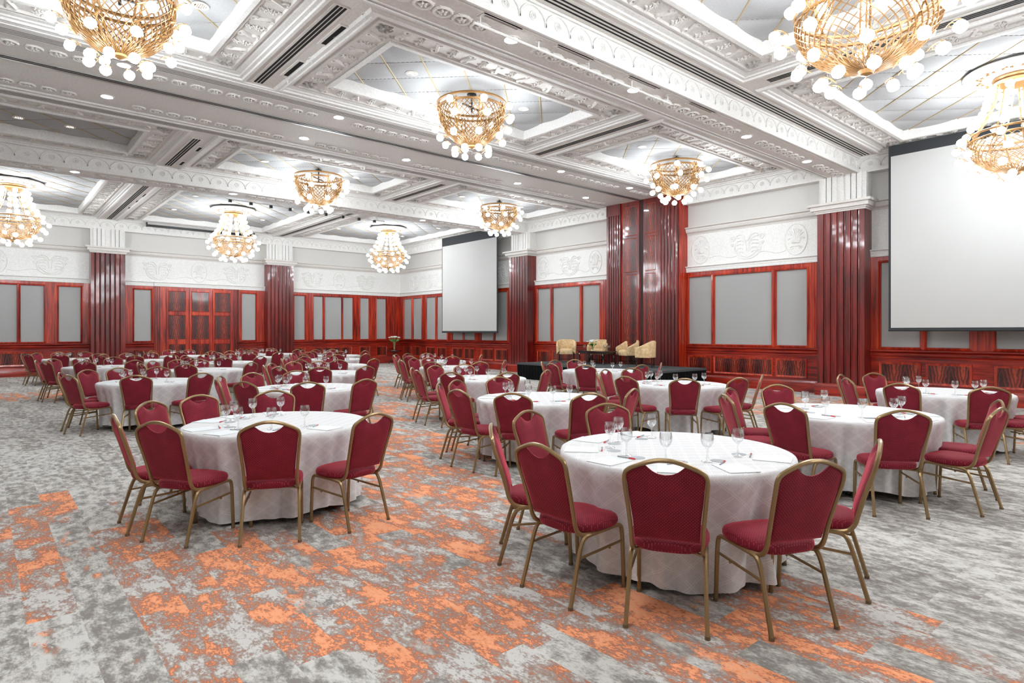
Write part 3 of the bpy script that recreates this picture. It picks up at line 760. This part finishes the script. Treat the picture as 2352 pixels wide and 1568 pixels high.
def short_chandelier():
    """bowl: rim at z=0, hangs down .75; origin at ceiling-side rim"""
    root = empty('bowl_chandelier')
    R = .62; H = .74
    rf = lambda t: R*max(0, 1-t*t)**.52 if t < 1 else .02
    b = MB(); lattice(b, lambda t: max(.03, rf(t)), -.06, -H, 38, 1.15, .0125); b.build('lattice_bowl', BRASS, root)
    b = MB(); b.tube([(R*1.02*math.cos(t*PI/18), R*1.02*math.sin(t*PI/18), 0.05) for t in range(36)], .024, 6, closed=True)
    b.build('upper_ring', BRASS, root)
    b = MB(); b.tube([(R*math.cos(t*PI/18), R*math.sin(t*PI/18), -.05) for t in range(36)], .022, 6, closed=True)
    b.build('lower_ring', BRASS, root)
    for k in range(8):
        a = k*PI/4+.2; b = MB()
        for off in (-.03, .03):
            b.tube([(max(.03, rf(i/14))*1.01*math.cos(a+off/max(.2, rf(i/14))), max(.03, rf(i/14))*1.01*math.sin(a+off/max(.2, rf(i/14))), -.0-(H)*i/14) for i in range(15)], .012, 6)
        for zz in (.12, .35, .6):
            r_ = rf(zz); b.tube([((r_+.03)*math.cos(a)+.0, (r_+.03)*math.sin(a), -H*zz+.03), ((r_+.05)*math.cos(a+.06), (r_+.05)*math.sin(a+.06), -H*zz), ((r_+.03)*math.cos(a-.06), (r_+.03)*math.sin(a-.06), -H*zz-.04)], .014, 5)
        b.build('rib', BRASS, root)
    b = MB(); b.lathe([(0, -H-.05), (.03, -H-.045), (.085, -H-.02), (.095, -H+.005), (.05, -H+.03), (0, -H+.035)], 20); b.build('finial', BRASS, root)
    b = MB(); b.tube([(0, 0, -.1), (0, 0, .28)], .018, 8); b.lathe([(.0, .20), (.09, .21), (.09, .24), (0, .26)], 16, c=(0, 0, 0)); b.box(-.25, .25, -.02, .02, -.02, .0); b.build('stem', DKM, root)
    for k in range(8):
        a = k*PI/4+.2
        for (r, z, da) in ((.79, -.10, 0), (.76, -.33, .10), (.60, -.62, -.06), (.34, -.84, .12)): place_bulb(root, r, z, a+da)
    return root
def tall_chandelier():
    """origin at ceiling; plate, neck, flared cage, lattice bowl"""
    root = empty('tiered_chandelier')
    b = MB(); b.lathe([(0, .0), (.74, .0), (.76, -.02), (.74, -.05), (.66, -.055), (.45, -.07), (.36, -.10), (0, -.10)], 48); b.build('ceiling_rose', WHITE, root)
    b = MB()
    for k in range(12):
        a = k*PI/6
        for q in range(3): rosette(b, (.50+.05*(q % 2))*math.cos(a+q*.12), (.50+.05*(q % 2))*math.sin(a+q*.12), -.075, .035, q)
    b.build('gilt_flowers', BRASS, root)
    b = MB(); b.lathe([(.33, -.10), (.34, -.13), (.31, -.16), (.33, -.19), (.29, -.22), (.27, -.22), (.27, -.10)], 32); b.build('neck_ring', BRASS, root)
    R = .68; zr = -1.12
    nk = lambda t: .28+(R-.28)*(t**1.9)
    b = MB()
    for zz, rr in ((zr+.05, R), (zr-.05, R*.99)): b.tube([(rr*math.cos(t*PI/18), rr*math.sin(t*PI/18), zz) for t in range(36)], .02, 6, closed=True)
    b.build('cage_ring', BRASS, root)
    H = .62; rf = lambda t: R*max(0, 1-t*t)**.55 if t < 1 else .02
    b = MB(); lattice(b, lambda t: max(.03, rf(t)), zr-.06, zr-H, 38, 1.2, .011); b.build('lattice_bowl', BRASS, root)
    b = MB(); b.lathe([(0, zr-H-.06), (.06, zr-H-.04), (.08, zr-H), (.0, zr-H+.03)], 16); b.build('finial', BRASS, root)
    for k in range(8):
        a = k*PI/4+.39; b = MB()
        for off in (-.03, .03):
            P = [(nk(i/12)*math.cos(a)-off*math.sin(a), nk(i/12)*math.sin(a)+off*math.cos(a), -.2+(zr+.2)*i/12) for i in range(13)]
            P += [(max(.03, rf(i/10))*math.cos(a), max(.03, rf(i/10))*math.sin(a), zr-H*i/10) for i in range(1, 11)]
            b.tube(P, .011, 5)
        b.build('rib', BRASS, root)
        for (r, z) in ((.38, -.30), (.42, -.45), (.48, -.62), (.58, -.80), (.72, -.97)): place_bulb(root, r, z, a)
        for (r, z, da) in ((.88, -1.2, .0), (.82, -1.42, .1), (.66, -1.65, -.05), (.42, -1.82, .1)): place_bulb(root, r, z, a+da)
    return root
sch = short_chandelier(); tch = tall_chandelier()
index_kids()
shorts = [(1.32, 9.05, 5.82, 'bowl-shaped brass chandelier at the top left corner of the view'),
          (6.98, 9.22, 5.84, 'bowl-shaped brass chandelier in the centre coffer before the partition track'),
          (13.5, 9.15, 5.84, 'bowl-shaped brass chandelier near the tall partition doors'),
          (7.05, 16.3, 5.84, 'bowl-shaped brass chandelier in the middle coffer past the partition track'),
          (13.45, 16.2, 5.84, 'bowl-shaped brass chandelier in front of the far projection screen'),
          ]
talls = [(6.98, 2.42, 6.08, 'large brass chandelier cut by the top edge, right of centre'),
         (.9, 2.4, 6.08, 'unseen tiered brass chandelier added for fill light, overhead left of the camera'),  # out of frame, added to bring more light into the near bay
         (13.45, 2.3, 6.1, 'tiered brass chandelier in front of the large right screen'),
         (.72, 23.5, 6.08, 'tiered brass chandelier at the left edge of the view'),
         (6.98, 23.6, 6.08, 'tiered brass chandelier before the panelled double door, second from the left'),
         (13.3, 23.5, 6.08, 'tiered brass chandelier near the far room corner'),
         (7.0, -4.2, 5.93, 'unseen tiered brass chandelier added for fill light behind the camera')]  # never in view, added as fill from behind
for k, (x, y, z, lb) in enumerate(shorts):
    o = sch if k == 0 else copy_tree(sch); o.location = (x, y, z); o.rotation_euler = (0, 0, k*.21); tag(o, lb, 'chandelier', 'bowl chandeliers')
for k, (x, y, z, lb) in enumerate(talls):
    o = tch if k == 0 else copy_tree(tch); o.location = (x, y, z); o.rotation_euler = (0, 0, k*.17); tag(o, lb, 'chandelier', 'tiered chandeliers')
bpy.data.objects.remove(bulb0); bpy.data.objects.remove(arm0)
# ------------------------------------------------------------------ banquet chair
YP = [(.40, -.15), (.46, -.185), (.55, -.215), (.70, -.262), (.83, -.30), (.90, -.318), (.94, -.325)]
def make_chair():
    root = empty('banquet_chair')
    # back frame
    half = [(.19, .06, .398), (.19, -.06, .396), (.188, -.15, .402), (.19, -.195, .45), (.192, -.215, .54), (.205, -.262, .70), (.215, -.293, .79), (.217, -.306, .848), (.198, -.316, .884), (.10, -.327, .925), (.04, -.330, .940), (0, -.330, .941)]
    full = half+[(-x, y, z) for x, y, z in reversed(half[:-1])]
    b = MB(); b.tube(chaikin(full, 2), .0125, 8, ry=1.15); b.build('back_frame', GOLD, root)
    # upholstered back
    b = MB(); NX, NZ = 24, 14; top = [(0, .858), (.2, .864), (.38, .884), (.48, .906), (.55, .909), (.75, .896), (.9, .880), (1, .858)]; wd = [(.48, .172), (.60, .180), (.75, .197), (.84, .205), (.90, .200)]
    def pt(i, j, side):
        u = -1+2*i/NX; v = j/NZ; z = .48+v*(interp(abs(u), top)-.48); x = u*interp(z, wd)
        e = (1-abs(u)**6)*(1-abs(2*v-1)**8); y = interp(z, YP)
        return (x, y+(.004+.022*e)*1.0 if side else y-(.004+.014*e), z)
    g = [pt(i, j, 1) for j in range(NZ+1) for i in range(NX+1)]; h = [pt(i, j, 0) for j in range(NZ+1) for i in range(NX+1)]
    F = [(j*(NX+1)+i, j*(NX+1)+i+1, (j+1)*(NX+1)+i+1, (j+1)*(NX+1)+i) for j in range(NZ) for i in range(NX)]
    n0 = len(g); fs = [tuple(reversed(f)) for f in F]+[tuple(k+n0 for k in f) for f in F]
    rim = [i for i in range(NX+1)]+[j*(NX+1)+NX for j in range(1, NZ+1)]+[NZ*(NX+1)+i for i in range(NX-1, -1, -1)]+[j*(NX+1) for j in range(NZ-1, 0, -1)]
    for a, c in zip(rim, rim[1:]+rim[:1]): fs.append((a, c, c+n0, a+n0))
    b.add(g+h, fs); b.build('backrest', CFX, root, smooth=70)
    # seat cushion
    def ring(s, z, dy=0):
        P = []
        for k in range(36):
            a = 2*PI*k/36; c, q = math.cos(a), math.sin(a)
            x = math.copysign(abs(c)**.55, c); y = math.copysign(abs(q)**.55, q)
            hw = .222 if y > 0 else .222-.035*(-y)
            P.append((x*hw*s, .018+dy+y*.218*s, z))
        return P
    b = MB(); b.loft([ring(.90, .405), ring(.97, .412), ring(1.0, .43), ring(.995, .448), ring(.965, .462), ring(.88, .473), ring(.6, .483), ring(.2, .486)], cap0=True, cap1=True)
    b.build('seat', CFY, root, smooth=60)
    for sg in (-1, 1):
        b = MB(); b.tube(chaikin([(sg*.20, .03, .40), (sg*.20, .13, .404), (sg*.20, .20, .405), (sg*.20, .215, .37), (sg*.20, .222, .30), (sg*.20, .235, .012)], 2), .0135, 6); lg = b.build('leg', GOLD, root)
        b = MB(); b.tube([(sg*.20, .235, .018), (sg*.20, .235, 0)], .016, 8); b.build('foot_cap', CAPM, lg)
        b = MB(); b.tube(chaikin([(sg*.20, .03, .40), (sg*.20, -.08, .395), (sg*.20, -.135, .388), (sg*.202, -.165, .34), (sg*.205, -.195, .24), (sg*.214, -.262, .012)], 2), .0135, 6); lg = b.build('leg', GOLD, root)
        b = MB(); b.tube([(sg*.214, -.262, .018), (sg*.214, -.262, 0)], .016, 8); b.build('foot_cap', CAPM, lg)
        b = MB(); b.tube([(sg*.20, .222, .30), (sg*.203, -.185, .275)], .009, 6); b.tube([(sg*.20, .10, .292), (sg*.20, .10, .275)], .008, 6); b.build('stretcher', GOLD, root)
    b = MB(); b.tube(chaikin([(-.20, -.12, .386), (-.1, -.07, .392), (.1, -.07, .392), (.20, -.12, .386)], 2), .009, 6); b.tube([(-.2, .1, .396), (.2, .1, .396)], .009, 6); b.build('crossbar', GOLD, root)
    return root
chair0 = make_chair()
# ------------------------------------------------------------------ round table, cloth, place settings
RT = .815
def make_table():
    root = empty('round_table')
    b = MB(); b.lathe([(0, .735), (RT, .735), (RT, .715), (0, .715)], 40); b.build('tabletop', mat('plywood', (150,120,84), rough=.6), root, smooth=30)
    for k in range(4):
        a = PI/4+k*PI/2; c, s = math.cos(a), math.sin(a)
        b = MB(); b.tube([(.42*c, .42*s, .715), (.56*c, .56*s, .02)], .016, 8); b.tube([(.56*c-.03, .56*s, .012), (.56*c+.03, .56*s, .012)], .014, 6); b.build('leg', DKM, root)
    return root
table0 = make_table()
def make_cloth(seed, hem=.05):
    rnd = random.Random(seed); n = 200; b = MB(); uv = []
    ph = [rnd.random()*6.28 for _ in range(8)]; fr = [7, 11, 17, 22, 27, 34, 13, 5]; am = [.5, .6, 1, 1, .9, .6, .7, .5]
    rings = []
    prof = [(.02, .762), (.3, .762), (.6, .7615), (.78, .7615), (RT-.01, .7605), (RT+.006, .754), (RT+.012, .735), (RT+.012, .70), (RT-.008, .64), (RT-.026, .56), (RT-.045, .46), (RT-.06, .36), (RT-.068, .26), (RT-.070, .16), (RT-.068, .09), (RT-.064, 0)]
    dist = 0; prev = None
    for r, z in prof:
        ring = []
        if prev: dist += math.hypot(r-prev[0], z-prev[1])
        prev = (r, z); k = max(0, (.735-z)/.735)**.55
        for i in range(n):
            t = 2*PI*i/n
            f = sum(a*math.sin(q*t+p+ .6*k) for a, q, p in zip(am, fr, ph))/3.2
            rr = r+(f*.062*k*(1+.25*math.sin(3*t+ph[3])) if z < .75 else 0)
            zz = z
            if z == 0: zz = hem+.022*math.sin(3*t+ph[1])+.014*math.sin(8*t+ph[2])+.01*f
            elif z < .2: zz = z+(hem)*(.2-z)/.2*.8
            ring.append((rr*math.cos(t), rr*math.sin(t), zz))
            uv.append((rr*math.cos(t), rr*math.sin(t)) if z > .75 else (t*RT, dist))
        rings.append(ring)
    b.loft(rings, cap0=True); b.uv = uv
    return b.build('tablecloth', CLOTH, None, smooth=75)
cloths = [make_cloth(s, h) for s, h in ((1, .05), (2, .055), (3, .075), (4, .05))]
def make_glass():
    b = MB(); b.lathe([(.0, .002), (.030, .003), (.034, .005), (.030, .009), (.012, .014), (.006, .022), (.0045, .05), (.006, .078), (.016, .088), (.030, .102), (.037, .125), (.038, .140), (.035, .162), (.0335, .172), (.0325, .172), (.034, .160), (.0365, .140), (.0355, .125), (.029, .105), (.014, .092), (.0, .09)], 20)
    return b.build('wine_glass', GLASS, None, smooth=60)
glass0 = make_glass()
def make_pen():
    r = empty('pen'); b = MB(); b.tube([(-.07, 0, .006), (.02, 0, .006)], .0048, 6); b.build('barrel', PEN_G, r)
    b = MB(); b.tube([(.02, 0, .006), (.062, 0, .006), (.072, 0, .005)], [.0058, .0058, .002], 6); b.build('grip', PEN_R, r); return r
pen0 = make_pen()
b = MB(); b.box(-.105, .105, -.14, .14, 0, .003); pad0 = b.build('notepad', PAD, None, smooth=0)
b = MB(); b.lathe([(0, .0), (.05, 0), (.05, .002), (0, .002)], 28); coast0 = b.build('coaster', COAST, None, smooth=30)
index_kids()
for o in (pad0, coast0, glass0): pass
TB = { # x, y, description
 1: (3.83, 2.62, 'nearest right table'), 2: (2.14, 5.87, 'front left table'), 3: (7.02, 2.59, 'right table behind the nearest'),
 4: (10.38, 2.60, 'table below the big screen'), 5: (5.51, 5.80, 'centre table behind the nearest'), 6: (8.68, 5.90, 'table by the right stage corner'),
 7: (7.06, 9.01, 'table left of the stage end'), 8: (10.42, 9.05, 'table closest to the stage'), 11: (3.84, 9.23, 'second left table'),
 10: (2.26, 12.19, 'third table at left edge'), 20: (5.57, 12.30, 'third table by the aisle'), 9: (8.70, 12.22, 'table beyond the left stage end'),
 12: (3.86, 15.18, 'fourth-row left table'), 21: (6.96, 15.07, 'fourth-row table by the aisle'), 24: (10.23, 15.17, 'table below the far screen'),
 13: (2.27, 18.06, 'fifth table at left edge'), 17: (5.32, 18.45, 'fifth-row middle table'), 22: (8.43, 18.35, 'fifth-row table by the aisle'),
 15: (3.76, 21.37, 'sixth-row left table'), 18: (6.95, 21.6, 'sixth-row middle table'), 23: (9.88, 21.21, 'sixth-row table by the aisle'),
 14: (2.25, 23.89, 'backmost table at left edge'), 16: (5.57, 24.3, 'backmost table before the door'), 19: (8.65, 24.31, 'backmost table by the pilaster')}
ANG = {1: [61,104,140,176,213,247,287], 2: [72,106,135,179,209,248,284], 3: [60,100,137,176,218,261,297], 4: [59,97,131,174,216,250,287],
       5: [74,112,138,178,213,251,284], 6: [72,100,137,181,219,259,295], 7: [69,99,133,172,209,250,296], 8: [68,95,132,170,209,262,305],
       9: [84,106,134,166,213,262,305], 10: [76,103,130,165,200,250,292], 11: [77,112,144,175,208,246,284], 12: [80,103,132,160,192,240,300],
       20: [76,102,134,167,200,238,276], 24: [72,100,130,160,200,255,310]}
DEF = [72, 103, 134, 168, 206, 249, 292]
def phrase(rel):
    if rel < -162: return 'far side'
    for lim, s in ((-133, 'far left side'), (-98, 'rear left side'), (-58, 'left side'), (-18, 'near left side'), (17, 'near side'), (56, 'near right side'), (120, 'right side')):
        if rel < lim: return s
    return 'far side'
TNAME = {}
first = True
for tid, (tx, ty, nm) in TB.items():
    t = table0 if first else copy_tree(table0); t.location = (tx, ty, 0); t.rotation_euler = (0, 0, tid*.37)
    tag(t, 'round folding table with black legs, the '+nm, 'table', 'round banquet tables')
    src = cloths[{1: 0, 2: 1, 3: 2}.get(tid, tid % 4)]
    c = src if not src.get('used') else src.copy()
    if src.get('used'): COL.objects.link(c)
    src['used'] = 1; c['used'] = 1
    c.location = (tx, ty, 0); c.rotation_euler = (0, 0, 0 if tid < 4 else tid*1.3)
    tag(c, 'white damask cloth draped to the floor over the '+nm, 'tablecloth', 'white round tablecloths')
    cam_a = math.degrees(math.atan2(ty, tx))+180
    seen = set()
    for k, a in enumerate(ANG.get(tid, DEF)):
        rel = (a-cam_a+180) % 360-180
        if rel > 150: rel -= 360
        ph_ = phrase(rel)
        if ph_ in seen: ph_ = {'far side': 'far left corner', 'far left side': 'far side', 'rear left side': 'back left corner', 'left side': 'front left corner', 'near left side': 'close left corner', 'near side': 'close right corner', 'near right side': 'side right', 'right side': 'far right side'}[ph_]
        seen.add(ph_)
        ar = math.radians(a); R = .985+.02*math.sin(tid*3.1+k*2.3)
        ch = chair0 if first and k == 0 else copy_tree(chair0)
        ch.location = (tx+R*math.cos(ar), ty+R*math.sin(ar), 0); ch.rotation_euler = (0, 0, ar+PI/2+.06*math.sin(tid*1.7+k*4.1))
        tag(ch, 'burgundy gold-framed chair at the '+ph_+' of the '+nm, 'chair', 'banquet chairs around the tables')
        def at(r, da, z): q = ar+da; return (tx+r*math.cos(q), ty+r*math.sin(q), z)
        g = glass0 if first and k == 0 else glass0.copy()
        if g is not glass0: COL.objects.link(g)
        g.location = at(.46, -.085, .762); g.scale = (1.12, 1.12, 1.12)
        tag(g, 'stemmed glass at the '+ph_+' of the '+nm, 'glass', 'stemmed glasses on the tables')
        p = pad0 if first and k == 0 else pad0.copy()
        if p is not pad0: COL.objects.link(p)
        p.location = at(.675, .02, .763); p.rotation_euler = (0, 0, ar+PI/2+.15*math.sin(k*2+tid)); p.scale = (.95, .85, 1)
        tag(p, 'white notepad at the '+ph_+' of the '+nm, 'notepad', 'notepads on the tables')
        pn = pen0 if first and k == 0 else copy_tree(pen0)
        pn.location = at(.53, .05, .7635); pn.rotation_euler = (0, 0, ar+1.9+.5*math.sin(k*5+tid))
        tag(pn, 'red-grey pen at the '+ph_+' of the '+nm, 'pen', 'pens on the tables')
        cs = coast0 if first and k == 0 else coast0.copy()
        if cs is not coast0: COL.objects.link(cs)
        cs.location = at(.45, .12, .762)
        tag(cs, 'grey round coaster at the '+ph_+' of the '+nm, 'coaster', 'coasters on the tables')
    first = False
for c in bpy.data.objects:
    if 'used' in c: del c['used']
# ------------------------------------------------------------------ stage
o = empty('stage', (15.1, 12.93, 0))
hx, hy = 1.08, 3.0
b = MB(); b.box(-hx, hx, -hy, hy, .49, .55); b.build('platform', DECK, o, smooth=0)
b = MB()
for y in (-1, 1): b.box(-hx, hx, y-.004, y+.004, .548, .552)
b.build('deck_joint', BLK, o, smooth=0)
def skirt(path, z0=.01, z1=.5, amp=.018, wl=.14):
    b = MB(); top = []; bot = []; n = 0
    for (a, c) in zip(path, path[1:]):
        a = Vector(a); c = Vector(c); L = (c-a).length; m = int(L/.02); d = (c-a)/L; nn = Vector((d.y, -d.x))
        for i in range(m):
            p = a+d*(L*i/m); s = math.sin(2*PI*i*.02/wl)+.5*math.sin(i*.13)
            top.append((p.x+nn.x*(s*amp*.5+.01), p.y+nn.y*(s*amp*.5+.01), z1)); bot.append((p.x+nn.x*(s*amp*1.2+.03), p.y+nn.y*(s*amp*1.2+.03), z0))
    b.loft([top, bot], closed=False); return b
skirt([(hx, hy+.0), (-hx, hy), (-hx, -hy), (hx, -hy)][::-1]).build('skirt', BLACKF, o, smooth=80)
tag(o, 'low grey stage platform with black skirt along the right wall', 'stage')
def tub_chair():
    r = empty('tub_armchair')
    # wrap-around shell, high at the back, arms lower; front is +y
    b = MB(); outer = []; n = 28; rings = [[], [], [], [], []]
    for i in range(n+1):
        t = -PI*.5+ (i/n)*2*PI*.5*1.0
        a = math.radians(-20)+math.radians(-140-0)*0
        ang = math.radians(30)-math.radians(240)*i/n      # from right-front round the back to left-front
        x = .33*math.cos(ang); y = .30*math.sin(ang)
        if i == 0 or i == n: y = .27
        x = max(-.34, min(.34, x*1.12)); h = .58+.22*max(0, min(1, (.27-y)/.50))
        ix, iy = x*.78, y*.78+(.0)
        if y > .2: iy = y; ix = x*.74
        rings[0].append((x, y, .30)); rings[1].append((x*1.03, y*1.03, h-.03)); rings[2].append(((x+ix)/2*1.02, (y+iy)/2, h)); rings[3].append((ix, iy, h-.03)); rings[4].append((ix, iy, .40))
    b.loft(rings+[rings[0]], closed=False); b.f.append(tuple(k*(n+1) for k in range(5))); b.f.append(tuple(k*(n+1)+n for k in range(4, -1, -1)))
    b.build('shell', SUEDE, r, smooth=60)
    b = MB()
    def ring(s, z):
        P = []
        for k in range(28):
            a = 2*PI*k/28; c, q = math.cos(a), math.sin(a)
            P.append((math.copysign(abs(c)**.6, c)*.27*s, .04+math.copysign(abs(q)**.6, q)*.27*s, z))
        return P
    b.loft([ring(.95, .29), ring(1, .33), ring(1, .42), ring(.93, .46), ring(.6, .485), ring(.2, .49)], cap0=True, cap1=True); b.build('seat', SUEDE, r, smooth=60)
    for sx in (-1, 1):
        for sy in (-.20, .22):
            b = MB(); b.tube([(sx*.26, sy, .30), (sx*.265, sy*1.08, 0)], [.02, .015], 6); b.build('leg', DKW, r)
        b = MB(); b.tube([(sx*.262, -.2, .10), (sx*.262, .22, .10)], .009, 6); b.build('stretcher', DKW, r)
    b = MB(); b.tube([(-.262, 0, .10), (.262, 0, .10)], .009, 6); b.build('stretcher', DKW, r)
    return r
tc0 = tub_chair(); index_kids()
for k, (x, y, rz, lb) in enumerate([(15.55, 15.05, math.radians(132), 'beige tub armchair at the left end of the stage, facing the room'),
        (16.15, 14.10, math.radians(115), 'beige tub armchair behind the dark coffee table'),
        (16.10, 12.74, math.radians(78), 'beige tub armchair on the right side of the stage, partly hidden by its neighbour'),
        (15.15, 11.35, math.radians(30), 'beige tub armchair at the right end of the stage, turned sideways')]):
    c = tc0 if k == 0 else copy_tree(tc0); c.location = (x, y, .55); c.rotation_euler = (0, 0, rz); tag(c, lb, 'armchair', 'armchairs on the stage')
r = empty('coffee_table', (15.57, 13.67, .55), math.radians(90+0))
b = MB(); b.box(-.62, .62, -.30, .30, .40, .43); b.box(-.58, .58, -.27, .27, .34, .40); b.build('tabletop', DKW, r, smooth=0)
for sx in (-.5, 0, .5):
    for sy in (-1, 1):
        b = MB(); b.tube(chaikin([(sx, sy*.24, .38), (sx*1.02, sy*.29, .30), (sx*1.03, sy*.25, .15), (sx*1.1, sy*.31, 0)], 2), [.03]*1+[.028]*12 if False else .024, 8); b.build('leg', DKW, r)
tag(r, 'dark wooden coffee table with curved legs on the stage', 'table')
def flowers(x, y, z, s, lb, vlb, vh=.16, waist=.03):
    v = empty('flower_vase', (x, y, z))
    b = MB(); b.lathe([(0, .002), (waist*1.5, .004), (waist*1.3, vh*.2), (waist, vh*.5), (waist*1.2, vh*.8), (waist*1.7, vh), (waist*1.6, vh), (waist*.9, vh*.5), (0, vh*.1)], 16); b.build('vase', GLASS, v)
    rn = random.Random(int(x*10)); st = MB(); pt = MB(); lf = MB()
    for k in range(16):
        a = rn.random()*6.28; q = rn.random()**.5*s; hx_, hy_, hz = q*math.cos(a), q*math.sin(a), vh+s*1.1-q*.35+rn.random()*.02
        st.tube([(0+.01*math.cos(a), .01*math.sin(a), .02), (hx_*.3, hy_*.3, vh), (hx_, hy_, hz)], .003, 4)
        for m in range(5):
            b_ = m*1.256; pt.tube([(hx_, hy_, hz), (hx_+.03*s/.12*math.cos(b_), hy_+.03*s/.12*math.sin(b_), hz+.015)], [.014*s/.12, .006], 5)
        lf.tube([(hx_*.4, hy_*.4, vh), (hx_*.9, hy_*.9, vh+s*.35), (hx_*1.1, hy_*1.1, vh+s*.5)], [.004, .014*s/.12, .002], 4)
    st.build('stems', STEMG, v); pt.build('blossoms', PETAL, v); lf.build('leaves', LEAF, v)
    tag(v, lb, 'flower vase')
flowers(15.52, 13.79, .98, .18, 'small vase of white flowers on the stage coffee table', '')
for k, (x, y, lb) in enumerate([(15.52, 14.17, 'clear goblet at the left end of the stage coffee table'), (15.54, 13.29, 'clear goblet right of the flowers on the coffee table'), (15.62, 13.17, 'clear goblet at the right end of the stage coffee table')]):
    g = glass0.copy(); COL.objects.link(g); g.location = (x, y, .98); g.scale = (1.1, 1.1, 1.15); tag(g, lb, 'glass', 'goblets on the coffee table')
# side table in the far corner
r = empty('side_table', (15.75, 27.25, 0))
b = MB(); b.lathe([(0, .64), (.34, .64), (.35, .66), (.34, .69), (0, .69)], 28); b.build('tabletop', DKW, r)
b = MB(); b.tube([(0, 0, .64), (0, 0, .12)], .04, 10); b.build('pedestal', DKW, r)
for k in range(3):
    a = k*2*PI/3+.5; b = MB(); b.tube(chaikin([(0, 0, .2), (.15*math.cos(a), .15*math.sin(a), .16), (.28*math.cos(a), .28*math.sin(a), .02)], 2), .022, 6); b.build('foot', DKW, r)
tag(r, 'small dark round side table in the far corner of the room', 'side table')
flowers(15.75, 27.25, .69, .26, 'tall slim vase of white flowers on the corner side table', '', .42, .04)
